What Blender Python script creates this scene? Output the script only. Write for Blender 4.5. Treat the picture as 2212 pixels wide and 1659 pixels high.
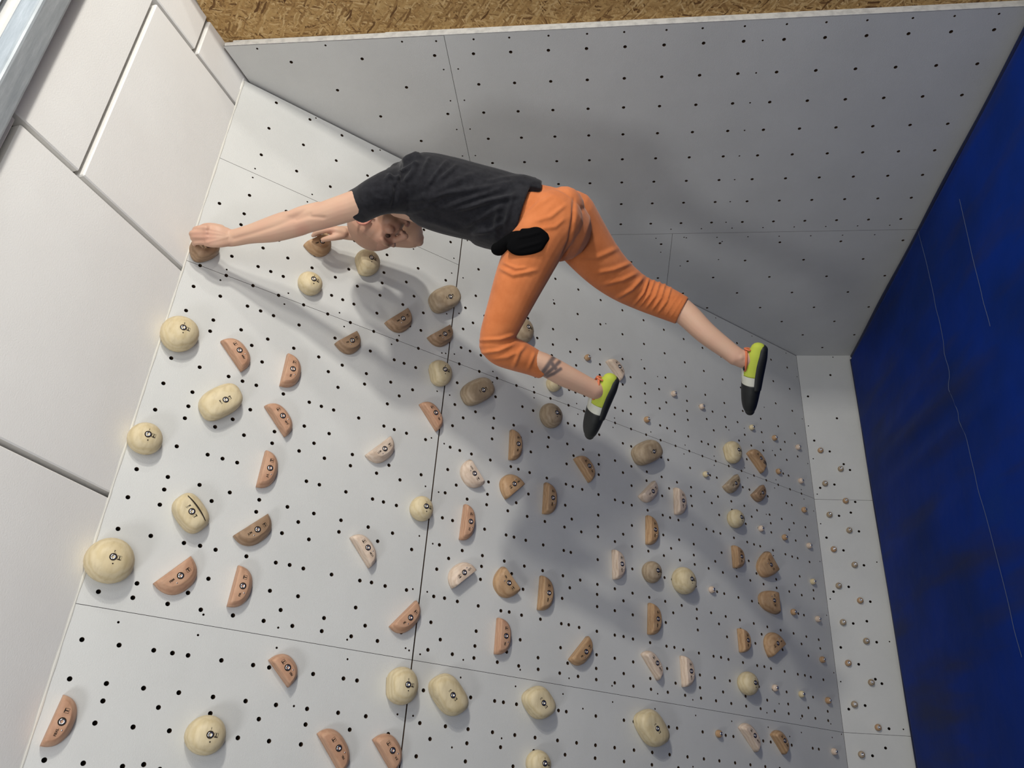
import bpy, bmesh, math, random
import numpy as np
from mathutils import Vector, Matrix
random.seed(7); rng = np.random.default_rng(7)
scene = bpy.context.scene
for o in list(bpy.data.objects): bpy.data.objects.remove(o)
COL = scene.collection

# ---------------------------------------------------------------- camera
CAM = np.array([-2.62164461, -4.41771506, 1.47666435])
F = 1700.764
R = np.array([[0.06342238, 0.10449679, -0.99250089],
              [-0.87793373, 0.4787483, -0.0056957],
              [0.47456293, 0.87171124, 0.12210461]])
cd = bpy.data.cameras.new('camera'); cam = bpy.data.objects.new('camera', cd); COL.objects.link(cam)
cd.sensor_width = 36; cd.lens = F / 2212 * 36; cd.clip_start = 0.05
M = Matrix.Identity(4)
for i in range(3):
    M[i][0] = R[0, i]; M[i][1] = -R[1, i]; M[i][2] = -R[2, i]; M[i][3] = CAM[i]
cam.matrix_world = M
scene.camera = cam

# ---------------------------------------------------------------- light
w = bpy.data.worlds.new('world'); scene.world = w; w.use_nodes = True
w.node_tree.nodes['Background'].inputs[0].default_value = (0.95, 0.97, 1.0, 1)
w.node_tree.nodes['Background'].inputs[1].default_value = 0.02
def area(name, loc, target, sx, sy, power, col):
    l = bpy.data.lights.new(name, 'AREA'); l.shape = 'RECTANGLE'; l.size = sx; l.size_y = sy
    l.energy = power; l.color = col
    o = bpy.data.objects.new(name, l); COL.objects.link(o); o.location = loc
    o.rotation_euler = (Vector(target) - Vector(loc)).to_track_quat('-Z', 'Y').to_euler()
    return o
area('lamp_main', (0.32, -5.0, 1.95), (-1.0, -1.6, 1.9), 0.16, 0.16, 47, (1.0, 0.965, 0.885))
area('lamp_second', (-0.12, -5.0, 2.0), (-1.0, -1.6, 1.9), 0.20, 0.20, 23, (1.0, 0.965, 0.885))
area('lamp_third', (1.2, -4.9, 1.9), (-1.0, -1.6, 1.9), 0.20, 0.20, 13, (1.0, 0.965, 0.885))
area('ceiling_fill', (-1.2, -4.6, 1.9), (-1.2, -3.0, 3.1), 0.6, 0.6, 8.5, (1.0, 0.975, 0.93))  # unseen fill light, added to brighten the ceiling
area('ceiling_fill_left', (-2.6, -4.2, 1.95), (-2.4, -2.8, 3.1), 0.6, 0.6, 7.5, (1.0, 0.975, 0.93))  # another unseen fill, added for the left part of the ceiling
area('lamp_hall', (-4.2, -4.6, 2.9), (-0.6, -1.6, 1.4), 0.6, 0.6, 27, (0.97, 0.98, 1.0))
area('rear_fill', (-2.8, -7.0, 1.3), (-1.5, -2.0, 1.6), 2.0, 1.8, 47, (0.93, 0.96, 1.0))  # broad unseen fill added behind the camera, no window there

vs = scene.view_settings
vs.view_transform = 'Standard'; vs.look = 'None'; vs.exposure = 0.0; vs.gamma = 1.0; vs.use_curve_mapping = False

# ---------------------------------------------------------------- helpers
TH = 0.7009135; KH = 0.3084; LW = 3.5244
ST, CT = math.sin(TH), math.cos(TH)
XV = np.array([1.0, 0, 0]); UPV = np.array([0, -ST, CT]); NV = np.array([0, -CT, -ST])
BASE = np.array([0, 0, KH])
def ray(x, y):
    d = np.array([(x - 1106) / F, (y - 829.5) / F, 1.0]); return R.T @ d
def at(x, y, dist):
    d = ray(x, y); return CAM + d / np.linalg.norm(d) * dist
def on_wall(x, y, off=0.0):
    "pixel -> (x, upslope) on the overhanging wall, at height off above it"
    d = ray(x, y); t = ((BASE + NV * off - CAM) @ NV) / (d @ NV); p = CAM + d * t - BASE
    return np.array([p @ XV, p @ UPV])
def on_kick(x, y):
    d = ray(x, y); p = CAM + d * (-CAM[1] / d[1]); return p
def on_mat(x, y):
    d = ray(x, y); return CAM + d * (-CAM[2] / d[2])
def tag(o, label=None, cat=None, group=None, kind=None):
    if label: o['label'] = label
    if cat: o['category'] = cat
    if group: o['group'] = group
    if kind: o['kind'] = kind
    return o
def obj(name, me, mat=None, parent=None, mw=None):
    o = bpy.data.objects.new(name, me); COL.objects.link(o)
    if mat is not None and me is not None:
        if len(me.materials) == 0: me.materials.append(mat)
    if parent is not None: o.parent = parent
    if mw is not None: o.matrix_basis = mw
    return o
def mesh(name, verts, faces, smooth=False, mat=None):
    me = bpy.data.meshes.new(name); me.from_pydata([tuple(v) for v in verts], [], [tuple(f) for f in faces]); me.update()
    if smooth:
        me.polygons.foreach_set('use_smooth', [True] * len(me.polygons))
    if mat: me.materials.append(mat)
    return me
def from_bm(name, bm, smooth=False):
    me = bpy.data.meshes.new(name); bm.to_mesh(me); bm.free()
    if smooth: me.polygons.foreach_set('use_smooth', [True] * len(me.polygons))
    return me
def box_mesh(name, x0, x1, y0, y1, z0, z1, bevel=0.0, seg=1):
    bm = bmesh.new()
    vs = [bm.verts.new((x, y, z)) for z in (z0, z1) for y in (y0, y1) for x in (x0, x1)]
    for f in ((0, 2, 3, 1), (4, 5, 7, 6), (0, 1, 5, 4), (2, 6, 7, 3), (0, 4, 6, 2), (1, 3, 7, 5)): bm.faces.new([vs[i] for i in f])
    if bevel > 0: bmesh.ops.bevel(bm, geom=bm.edges[:], offset=bevel, segments=seg, affect='EDGES', profile=0.5)
    bmesh.ops.recalc_face_normals(bm, faces=bm.faces[:])
    return from_bm(name, bm)
def frame(origin, ex, ey, ez):
    m = Matrix.Identity(4)
    for i in range(3):
        m[i][0] = ex[i]; m[i][1] = ey[i]; m[i][2] = ez[i]; m[i][3] = origin[i]
    return m
WALLF = frame(BASE, XV, UPV, NV)

# ---------------------------------------------------------------- materials
def material(name, col, rough=0.6, metal=0.0, spec=0.5):
    m = bpy.data.materials.new(name); m.use_nodes = True
    b = m.node_tree.nodes['Principled BSDF']
    b.inputs['Base Color'].default_value = (*col, 1); b.inputs['Roughness'].default_value = rough
    b.inputs['Metallic'].default_value = metal; b.inputs['Specular IOR Level'].default_value = spec
    return m
def N(m, typ, **kw):
    n = m.node_tree.nodes.new(typ)
    for k, v in kw.items(): setattr(n, k, v)
    return n
def L(m, a, b): m.node_tree.links.new(a, b)
def ramp(m, fac, stops):
    r = N(m, 'ShaderNodeValToRGB'); e = r.color_ramp.elements
    e[0].position, e[0].color = stops[0][0], (*stops[0][1], 1)
    e[1].position, e[1].color = stops[-1][0], (*stops[-1][1], 1)
    for p, c in stops[1:-1]:
        x = e.new(p); x.color = (*c, 1)
    L(m, fac, r.inputs[0]); return r
def bsdf(m): return m.node_tree.nodes['Principled BSDF']
def noise_col(m, stops, scale=4, detail=6, rough=0.6, coord='Object', stretch=None):
    tc = N(m, 'ShaderNodeTexCoord'); src = tc.outputs[coord]
    if stretch:
        mp = N(m, 'ShaderNodeMapping'); mp.inputs['Scale'].default_value = stretch; L(m, src, mp.inputs[0]); src = mp.outputs[0]
    n = N(m, 'ShaderNodeTexNoise'); n.inputs['Scale'].default_value = scale; n.inputs['Detail'].default_value = detail; n.inputs['Roughness'].default_value = rough
    L(m, src, n.inputs['Vector'])
    r = ramp(m, n.outputs['Fac'], stops); L(m, r.outputs[0], bsdf(m).inputs['Base Color'])
    return src, n
def bump(m, src, scale, strength, dist=0.002, detail=3):
    n = N(m, 'ShaderNodeTexNoise'); n.inputs['Scale'].default_value = scale; n.inputs['Detail'].default_value = detail
    if src is not None: L(m, src, n.inputs['Vector'])
    b = N(m, 'ShaderNodeBump'); b.inputs['Strength'].default_value = strength; b.inputs['Distance'].default_value = dist
    L(m, n.outputs['Fac'], b.inputs['Height']); L(m, b.outputs[0], bsdf(m).inputs['Normal'])
    return b

PAINT = material('grey_textured_paint', (0.6, 0.61, 0.61), 0.55, spec=0.35)
s_, _n = noise_col(PAINT, [(0.3, (0.585, 0.588, 0.572)), (0.7, (0.635, 0.638, 0.622))], 3.0, 6)
bump(PAINT, s_, 260, 0.55, 0.0010, 4)
RIM = material('white_board_edge', (0.78, 0.78, 0.75), 0.7)
noise_col(RIM, [(0.35, (0.62, 0.62, 0.60)), (0.55, (0.8, 0.8, 0.77))], 30, 5)
RAW = material('raw_plywood_edge', (0.055, 0.030, 0.016), 0.85, spec=0.15)
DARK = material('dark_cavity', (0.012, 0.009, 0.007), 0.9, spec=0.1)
FOAM = material('white_insulation_board', (0.8, 0.78, 0.75), 0.8, spec=0.2)
s_, _n = noise_col(FOAM, [(0.3, (0.80, 0.785, 0.76)), (0.7, (0.86, 0.85, 0.825))], 2.0, 6)
bump(FOAM, s_, 210, 0.4, 0.0014, 4)
PUFOAM = material('yellowed_sealing_foam', (0.80, 0.785, 0.72), 0.8, spec=0.2)
STEEL = material('galvanised_steel', (0.33, 0.36, 0.38), 0.5, 0.25)
noise_col(STEEL, [(0.3, (0.30, 0.33, 0.355)), (0.55, (0.40, 0.43, 0.455)), (0.8, (0.55, 0.58, 0.61))], 22, 8, 0.75, stretch=(0.35, 3, 3))
BOLT = material('polished_bolt_steel', (0.72, 0.72, 0.72), 0.22, 1.0)
BLACK = material('burnt_black_mark', (0.025, 0.018, 0.014), 0.8, spec=0.2)

# oriented strand board: overlapping long strands at several angles, each with its own tone
OSB = material('oriented_strand_board', (0.5, 0.33, 0.14), 0.7, spec=0.25)
tc = N(OSB, 'ShaderNodeTexCoord'); prev = None
for i, (ang, sc, asp) in enumerate(((0.1, 60, 0.13), (0.55, 52, 0.15), (-0.5, 56, 0.14), (1.25, 50, 0.16), (-1.0, 66, 0.14), (0.25, 60, 0.12), (2.0, 72, 0.16), (-0.2, 70, 0.12), (0.9, 64, 0.13))):
    nz = N(OSB, 'ShaderNodeTexNoise'); nz.inputs['Scale'].default_value = 14; nz.inputs['Detail'].default_value = 4; L(OSB, tc.outputs['Object'], nz.inputs['Vector'])
    mixv = N(OSB, 'ShaderNodeMix', data_type='VECTOR'); mixv.inputs['Factor'].default_value = 0.03
    L(OSB, tc.outputs['Object'], mixv.inputs[4]); L(OSB, nz.outputs['Color'], mixv.inputs[5])
    rt = N(OSB, 'ShaderNodeMapping'); rt.inputs['Rotation'].default_value = (ang, 0, 0); rt.inputs['Location'].default_value = (0, i * 3.73, i * 1.31); L(OSB, mixv.outputs[1], rt.inputs[0])
    mp = N(OSB, 'ShaderNodeMapping'); mp.inputs['Scale'].default_value = (0.05, 1.0, asp); L(OSB, rt.outputs[0], mp.inputs[0])
    v = N(OSB, 'ShaderNodeTexVoronoi'); v.inputs['Scale'].default_value = sc * 2.2; v.inputs['Randomness'].default_value = 1.0; L(OSB, mp.outputs[0], v.inputs['Vector'])
    sp = N(OSB, 'ShaderNodeSeparateColor'); L(OSB, v.outputs['Color'], sp.inputs[0])
    r = ramp(OSB, sp.outputs[0], [(0.0, (0.13, 0.06, 0.02)), (0.07, (0.27, 0.15, 0.055)), (0.35, (0.41, 0.245, 0.09)), (0.75, (0.51, 0.33, 0.135)), (1.0, (0.64, 0.45, 0.22))])
    if prev is None: prev = r.outputs[0]
    else:
        gt = N(OSB, 'ShaderNodeMath', operation='GREATER_THAN'); gt.inputs[1].default_value = 0.66; L(OSB, sp.outputs[1], gt.inputs[0])
        mx = N(OSB, 'ShaderNodeMix', data_type='RGBA'); L(OSB, gt.outputs[0], mx.inputs['Factor']); L(OSB, prev, mx.inputs[6]); L(OSB, r.outputs[0], mx.inputs[7]); prev = mx.outputs[2]
fn = N(OSB, 'ShaderNodeTexNoise'); fn.inputs['Scale'].default_value = 90; fn.inputs['Detail'].default_value = 5; L(OSB, tc.outputs['Object'], fn.inputs['Vector'])
fr = ramp(OSB, fn.outputs['Fac'], [(0.28, (0.45, 0.38, 0.3)), (0.40, (0.95, 0.95, 0.95)), (0.7, (1.1, 1.1, 1.1))])
mx = N(OSB, 'ShaderNodeMix', data_type='RGBA', blend_type='MULTIPLY'); mx.inputs['Factor'].default_value = 1; L(OSB, prev, mx.inputs[6]); L(OSB, fr.outputs[0], mx.inputs[7])
L(OSB, mx.outputs[2], bsdf(OSB).inputs['Base Color']); bump(OSB, tc.outputs['Object'], 60, 0.4, 0.003, 5)

def wood(name, c0, c1, c2, rough=0.5, ring=1.0):
    m = material(name, c1, rough, spec=0.35)
    tc = N(m, 'ShaderNodeTexCoord'); oi = N(m, 'ShaderNodeObjectInfo')
    ad = N(m, 'ShaderNodeVectorMath', operation='ADD')
    sc = N(m, 'ShaderNodeVectorMath', operation='SCALE'); sc.inputs['Scale'].default_value = 3.0
    cmb = N(m, 'ShaderNodeCombineXYZ'); L(m, oi.outputs['Random'], cmb.inputs[0]); L(m, oi.outputs['Random'], cmb.inputs[2]); L(m, cmb.outputs[0], sc.inputs[0])
    L(m, tc.outputs['Object'], ad.inputs[0]); L(m, sc.outputs[0], ad.inputs[1])
    wv = N(m, 'ShaderNodeTexWave', wave_type='RINGS', rings_direction='X'); wv.inputs['Scale'].default_value = 17 * ring; wv.inputs['Distortion'].default_value = 7.0
    wv.inputs['Detail'].default_value = 3; wv.inputs['Detail Scale'].default_value = 1.2; L(m, ad.outputs[0], wv.inputs['Vector'])
    r = ramp(m, wv.outputs['Fac'], [(0.0, c0), (0.5, c1), (1.0, c2)])
    nz = N(m, 'ShaderNodeTexNoise'); nz.inputs['Scale'].default_value = 30; nz.inputs['Detail'].default_value = 6; mpg = N(m, 'ShaderNodeMapping'); mpg.inputs['Scale'].default_value = (0.5, 2.2, 2.2); L(m, ad.outputs[0], mpg.inputs[0]); L(m, mpg.outputs[0], nz.inputs['Vector'])
    rr = ramp(m, nz.outputs['Fac'], [(0.3, (0.87, 0.85, 0.82)), (0.5, (1.0, 1.0, 1.0)), (0.72, (1.06, 1.06, 1.06))])
    mx = N(m, 'ShaderNodeMix', data_type='RGBA', blend_type='MULTIPLY'); mx.inputs['Factor'].default_value = 1; L(m, r.outputs[0], mx.inputs[6]); L(m, rr.outputs[0], mx.inputs[7])
    L(m, mx.outputs[2], bsdf(m).inputs['Base Color'])
    return m
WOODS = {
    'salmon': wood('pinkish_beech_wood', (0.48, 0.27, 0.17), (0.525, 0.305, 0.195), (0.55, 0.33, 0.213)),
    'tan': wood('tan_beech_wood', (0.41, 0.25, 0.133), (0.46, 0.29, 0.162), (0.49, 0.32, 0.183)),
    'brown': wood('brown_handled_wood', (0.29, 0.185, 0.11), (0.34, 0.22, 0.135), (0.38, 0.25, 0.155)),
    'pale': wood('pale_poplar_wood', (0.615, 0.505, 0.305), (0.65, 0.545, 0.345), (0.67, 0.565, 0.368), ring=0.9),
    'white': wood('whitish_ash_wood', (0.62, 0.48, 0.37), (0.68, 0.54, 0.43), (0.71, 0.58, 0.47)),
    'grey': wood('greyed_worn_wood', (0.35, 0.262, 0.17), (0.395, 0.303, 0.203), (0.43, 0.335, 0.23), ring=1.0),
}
MATB = material('blue_vinyl', (0.003, 0.02, 0.13), 0.5, spec=0.05)
tc = N(MATB, 'ShaderNodeTexCoord')
n1 = N(MATB, 'ShaderNodeTexNoise'); n1.inputs['Scale'].default_value = 1.8; n1.inputs['Detail'].default_value = 5; L(MATB, tc.outputs['Object'], n1.inputs['Vector'])
c1 = ramp(MATB, n1.outputs['Fac'], [(0.35, (0.003, 0.018, 0.12)), (0.6, (0.002, 0.023, 0.20)), (0.75, (0.004, 0.028, 0.18))])
mp = N(MATB, 'ShaderNodeMapping'); mp.inputs['Rotation'].default_value = (0, 0, math.radians(4)); L(MATB, tc.outputs['Object'], mp.inputs[0])
mp2 = N(MATB, 'ShaderNodeMapping'); mp2.inputs['Scale'].default_value = (4.5, 0.8, 1); L(MATB, mp.outputs[0], mp2.inputs[0])
n2 = N(MATB, 'ShaderNodeTexNoise'); n2.inputs['Scale'].default_value = 1.25; n2.inputs['Detail'].default_value = 4; n2.inputs['Roughness'].default_value = 0.5; L(MATB, mp2.outputs[0], n2.inputs['Vector'])
c2 = ramp(MATB, n2.outputs['Fac'], [(0.50, (0, 0, 0)), (0.62, (0.35, 0.35, 0.35)), (0.74, (0.75, 0.75, 0.75))])
mx = N(MATB, 'ShaderNodeMix', data_type='RGBA'); mx.inputs[7].default_value = (0.020, 0.024, 0.052, 1); L(MATB, c2.outputs[0], mx.inputs['Factor']); L(MATB, c1.outputs[0], mx.inputs[6]); L(MATB, mx.outputs[2], bsdf(MATB).inputs['Base Color'])
bump(MATB, tc.outputs['Object'], 9.0, 0.25, 0.01, 5)
SCUFF = material('whitened_vinyl_crease', (0.06, 0.08, 0.16), 0.6)
SKY = material('polycarbonate_skylight', (0.75, 0.85, 0.95), 0.4)
bsdf(SKY).inputs['Emission Color'].default_value = (0.8, 0.9, 1.0, 1); bsdf(SKY).inputs['Emission Strength'].default_value = 0.4

# ---------------------------------------------------------------- perforated panels
def circle(cx, cy, r, n=12): return [(cx + r * math.cos(2 * math.pi * k / n), cy + r * math.sin(2 * math.pi * k / n)) for k in range(n)]
def panel_mesh(name, outline, holes, thick=0.018):
    cu = bpy.data.curves.new(name, 'CURVE'); cu.dimensions = '2D'; cu.fill_mode = 'BOTH'; cu.extrude = thick / 2
    for pts in [outline] + holes:
        s = cu.splines.new('POLY'); s.points.add(len(pts) - 1)
        for p, q in zip(s.points, pts): p.co = (q[0], q[1], 0, 1)
        s.use_cyclic_u = True
    o = bpy.data.objects.new(name, cu); COL.objects.link(o)
    me = bpy.data.meshes.new_from_object(o.evaluated_get(bpy.context.evaluated_depsgraph_get()))
    bpy.data.objects.remove(o); bpy.data.curves.remove(cu)
    me.transform(Matrix.Translation((0, 0, -thick / 2))); me.name = name
    me.materials.clear(); me.materials.append(PAINT); me.materials.append(RAW)
    me.polygons.foreach_set('material_index', [0 if abs(p.normal.z) > 0.5 else 1 for p in me.polygons])
    return me
def rect_with_notches(x0, x1, y0, y1, notch_lo=(), notch_hi=(), r=0.0065):
    "rectangle whose two x edges may carry half-round bolt holes cut through the joint"
    pts = [(x0, y0), (x1, y0)]
    for y in sorted(notch_hi):
        pts += [(x1 - r * math.sin(a), y - r * math.cos(a)) for a in np.linspace(0, math.pi, 7)]
    pts += [(x1, y1), (x0, y1)]
    for y in sorted(notch_lo, reverse=True):
        pts += [(x0 + r * math.sin(a), y + r * math.cos(a)) for a in np.linspace(0, math.pi, 7)]
    return pts
RH, RS, GAP = 0.0070, 0.0038, 0.0008
WU = [3.47, 3.374, 3.273, 3.173, 3.072, 2.972, 2.875, 2.772, 2.665, 2.566]
WLo = [2.366, 2.264, 2.171, 2.067, 1.969, 1.877, 1.772, 1.68, 1.586, 1.488, 1.386, 1.287, 1.19, 1.087, 0.99, 0.896, 0.798, 0.70, 0.602, 0.504, 0.405, 0.307, 0.208, 0.11]
W15U = [3.374, 3.223, 3.073, 2.924, 2.772, 2.62, 2.48]
W15L = [2.32, 2.171, 2.028, 1.880, 1.734, 1.587, 1.439, 1.290, 1.142, 0.993, 0.847, 0.699, 0.551, 0.402, 0.253, 0.105]
SPLIT = 2.425
def ten(us, ws, skipcols):
    out = []
    for i, wv in enumerate(ws):
        for j, u in enumerate(us):
            if i % 2 == 0 or not skipcols(j) or random.random() < 0.4: out.append((u, wv, RH))
    return out
COLS = {}
U2 = [1.043, 1.147, 1.245, 1.342, 1.44, 1.539, 1.642, 1.75, 1.844, 1.946, 2.040, 2.137]
U215 = [1.043, 1.194, 1.343, 1.494, 1.642, 1.793, 1.944, 2.094]
U3 = [2.274, 2.38, 2.484, 2.585, 2.684, 2.783, 2.88, 2.98, 3.08, 3.18, 3.28]
U315 = [2.274, 2.426, 2.576, 2.727, 2.878, 3.03, 3.18, 3.33]
half = lambda j: j % 2 == 0
h = []
h += [(u, v, RH) for u in (0.046, 0.196, 0.345) for v in W15U]
h += [(u, v, RH) for u in (0.561, 0.709, 0.861) for v in W15U] + ten([0.655, 0.772, 0.861], WU, lambda j: j == 0)
h += [(u, v, RH) for u in (0.127, 0.276, 0.425, 0.574, 0.721, 0.868) for v in W15L] + ten([0.66, 0.772, 0.868], WLo, lambda j: j == 1)
h += ten(U2, WU, half) + ten(U2, WLo, half) + [(u, v, RH) for u in U215 for v in W15U + W15L]
h += ten(U3, [v + 0.004 for v in WU], half) + ten(U3, WLo, half) + [(u, v, RH) for u in U315 for v in W15U + W15L]
for u in (0.425, 0.472, 0.925, 0.978, 2.150, 2.212):       # countersunk screws along the joints
    v = 0.09
    while v < 3.47:
        if not (u < 0.5 and v < SPLIT): h.append((u, v + random.uniform(-0.02, 0.02), RS))
        v += 0.235
for v in (SPLIT - 0.03, SPLIT + 0.03):
    for k in range(16): h.append((0.10 + k * 0.205 + random.uniform(-0.015, 0.015), v, RS))
for k in range(11): h.append((0.022, 0.1 + k * 0.31, RS)); h.append((0.16 + k * 0.29, 0.018, RS)); 
for k in range(26): h.append((random.uniform(0.08, 2.6), random.uniform(0.2, 3.4), RS))
def clean(hs, x0, x1, y0, y1):
    keep = []
    for u, v, r in hs:
        if not (x0 + r + 0.004 < u < x1 - r - 0.004 and y0 + r + 0.004 < v < y1 - r - 0.004): continue
        if any((u - a) ** 2 + (v - b) ** 2 < (r + c + 0.003) ** 2 for a, b, c in keep): continue
        keep.append((u, v, r))
    return keep
wall = tag(bpy.data.objects.new('wall_front', None), 'overhanging grey climbing wall of drilled panels, facing the camera', 'wall', kind='structure')
COL.objects.link(wall); wall.matrix_basis = WALLF
SEAM = [v for v in WU + WLo]
for (u0, u1, v0, v1, nl, nh) in [(0.0, 0.449, SPLIT, LW, (), ()), (0.449, 0.95, SPLIT, LW, (), [v for v in SEAM if v > SPLIT]),
                                 (0.0, 0.95, 0, SPLIT, (), [v for v in SEAM if v < SPLIT]),
                                 (0.95, 2.18, SPLIT, LW, [v for v in SEAM if v > SPLIT], ()), (0.95, 2.18, 0, SPLIT, [v for v in SEAM if v < SPLIT], ()),
                                 (2.18, 3.41, SPLIT, LW, (), ()), (2.18, 3.41, 0, SPLIT, (), ())]:
    # u runs to the left of the corner: local x = -u
    hs = clean(h, u0 + GAP, u1 - GAP, v0 + GAP, v1 - GAP)
    ts = 0.012 if (v1 == LW and u0 == 0) else (0.004 if u0 == 0 else 0.0)
    ol = rect_with_notches(-(u1 - GAP), -(u0 + GAP + ts), v0 + GAP, v1 - 0.004, nh, nl)
    me = panel_mesh('wall_panel', ol, [circle(-u, v, r, 12 if r > 0.005 else 8) for u, v, r in hs])
    obj('panel', me, PAINT, wall)
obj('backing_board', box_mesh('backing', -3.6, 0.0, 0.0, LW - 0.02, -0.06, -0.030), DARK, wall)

# side wall : local x = -Y, local y = Z, normal -X
SIDEF = frame((0, 0, 0), (0, -1, 0), (0, 0, 1), (-1, 0, 0))
side = tag(bpy.data.objects.new('wall_right', None), 'grey drilled side wall meeting the overhang in a corner', 'wall', kind='structure')
COL.objects.link(side); side.matrix_basis = SIDEF
sh = []
for k in range(8):
    x = 2.339 - 0.1498 * k
    sh += [(x, 2.017 - 0.1488 * j, RH) for j in range(14)]
    sh += [(x, 2.174 + (0 if k % 2 == 0 else 0.149) + 0.2985 * j, RH) for j in range(3)]
for k in range(8):
    x = 1.127 - 0.1475 * k
    sh += [(x, 0.022 + (0 if k % 2 == 0 else 0.15) + 0.2975 * j, RH) for j in range(9)]
for k in range(15): sh.append((2.405, 0.10 + 0.1468 * k + random.uniform(-0.008, 0.008), RS * 1.2))
for z in (2.291, 2.603, 2.888): sh.append((2.41, z, RS * 1.2))
for x in (2.27, 2.11, 1.95, 1.79, 1.6): sh += [(x, 2.15, RS), (x, 2.09, RS)]
for k in range(8): sh.append((1.245, 0.12 + 0.15 * k, RS)); sh.append((1.175, 0.17 + 0.153 * k, RS))
for k in range(10): sh.append((2.339 - 0.1498 * k, 0.905, RS))
for k in range(10): sh.append((0.1 + 0.12 * k, 1.10 if k % 2 else 1.21, RS))
def side_panel(x0, x1, z0, z1, poly=None):
    hs = clean(sh, x0, x1, z0, z1)
    # nothing is drilled behind the overhang
    hs = [q for q in hs if q[0] > (q[1] - KH) * ST / CT - 0.0 + 0.012]
    obj('panel', panel_mesh('side_panel', poly or rect_with_notches(x0 + GAP, x1 - GAP, z0 + GAP, z1 - GAP), [circle(*q, 12 if q[2] > 0.005 else 8) for q in hs]), PAINT, side)
top_of = lambda x: 2.98 - 0.0 * x
side_panel(1.21, 2.43, -0.05, 2.12)
side_panel(-0.02, 1.21, -0.05, 1.16)
side_panel(-0.02, 1.21, 1.16, 2.12)
side_panel(1.21, 2.43, 2.12, 3.005, [(1.21, 2.121), (2.4287, 2.121), (2.4287, 3.022), (2.2, 2.976), (1.21, 2.78)])
obj('edge_strip', box_mesh('es', 2.405, 2.4305, -0.05, 2.36, -0.036, -0.0185, 0.002), RIM, side)
obj('edge_strip', box_mesh('es', 2.405, 2.4295, 2.10, 2.99, -0.034, -0.0185, 0.002), RIM, side)
obj('edge_band', box_mesh('es', 2.4300, 2.4325, -0.05, 3.018, -0.0180, -0.0004), RIM, side)
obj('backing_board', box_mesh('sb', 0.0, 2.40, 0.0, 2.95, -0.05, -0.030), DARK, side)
OX = 0.036
osb = obj('wall_right_osb', box_mesh('osb', OX, OX + 0.02, -2.78, -2.0, -0.05, 3.06), OSB)
tag(osb, 'bare chipboard wall showing beyond the side wall edge', 'wall', kind='structure')

# kick board : local x = X, local y = Z, normal -Y
kick = tag(bpy.data.objects.new('wall_kickboard', None), 'upright white kick board between blue mat and overhang', 'wall', kind='structure')
COL.objects.link(kick); kick.matrix_basis = frame((0, 0, 0), (1, 0, 0), (0, 0, 1), (0, -1, 0))
kh_ = [(-0.013, 0.088, RS), (-0.141, 0.119, RH), (-0.291, 0.269, RH), (-0.438, 0.118, RH), (-0.491, 0.289, RS), (-0.587, 0.266, RH), (-0.704, 0.285, RS), (-0.924, 0.288, RS),
       (-0.735, 0.118, RH), (-0.885, 0.267, RH), (-1.03, 0.118, RH), (-1.33, 0.09, RH), (-1.18, 0.268, RH), (-1.48, 0.268, RH), (-1.63, 0.118, RH), (-1.77, 0.268, RH), (-1.92, 0.118, RH), (-2.07, 0.268, RH), (-2.24, 0.118, RH), (-2.40, 0.268, RH)]
KJ = [(1771.6, 974.2), (1815, 1014.2), (1781.3, 1045.6), (1825.8, 1083), (1790.8, 1112.9), (1833.5, 1146.5), (1800, 1187.5), (1845, 1221), (1810.7, 1266.1), (1857, 1298), (1820, 1345), (1870.2, 1385.4), (1831.2, 1433), (1880.9, 1474.7), (1844.5, 1521.9), (1895.6, 1571.8), (1859.8, 1630.2)]
KJP = [on_kick(*q) for q in KJ]
kh_ += [(p[0] - 0.002, p[2] - 0.054, RH) for p in KJP]
kh_ += [(-1.10 - 0.21 * k, 0.290 - (k % 2) * 0.27, RS) for k in range(8)]
kc = clean([(a, b, c) for a, b, c in kh_], -3.4, 0, 0, KH)
for x0, x1 in ((-0.955, 0.0), (-2.18, -0.955), (-3.41, -2.18)):
    hs = [q for q in kc if x0 + 0.01 < q[0] < x1 - 0.01]
    obj('panel', panel_mesh('kick_panel', rect_with_notches(x0 + GAP, x1 - GAP, -0.06, KH - 0.001), [circle(*q, 12 if q[2] > 0.005 else 8) for q in hs]), PAINT, kick)
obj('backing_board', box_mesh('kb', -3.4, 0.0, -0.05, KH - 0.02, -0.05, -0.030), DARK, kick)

# ---------------------------------------------------------------- ceiling
CA = -0.2; cn = math.hypot(1, CA)
# local x = X, local y = toward the camera up the pitch, normal down into the room
CEY = np.array([0, -1, -CA]) / cn; CEZ = np.cross(XV, CEY)
CEZ = CEZ if CEZ[2] < 0 else -CEZ
ceil = tag(bpy.data.objects.new('ceiling', None), 'sloping ceiling of white insulation boards above the climbing wall', 'ceiling', kind='structure')
COL.objects.link(ceil)
CO = np.array([0, -2.262, 2.9985])
ceil.matrix_basis = frame(CO, -XV, CEY, CEZ)      # local x runs to the left
def cy(y): return (-(y) - 2.262) * cn
g = 0.0085
def board(x0, x1, y0, y1):
    obj('board', box_mesh('board', x0 + g, x1 - g, y0 + g, y1 - g, -0.055, 0.0, 0.004), FOAM, ceil)
for k, (x0, x1, ys) in enumerate([(-0.75, 0.155, [-0.0, cy(-2.525), cy(-3.04)]), (0.155, 0.99, [0.0, cy(-2.75), cy(-3.04)]), (0.99, 1.85, [0.0, cy(-2.975), cy(-3.04)]), (1.85, 2.70, [0.0, cy(-2.75), cy(-3.04)]), (2.70, 3.55, [0.0, cy(-2.975), cy(-3.04)])]):
    for y0, y1 in zip(ys[:-1], ys[1:]):
        board(x0, x1, y0 - (0.06 if y0 == 0 else 0) , y1)
    board(x0, x1, cy(-3.05), cy(-3.135))
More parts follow.
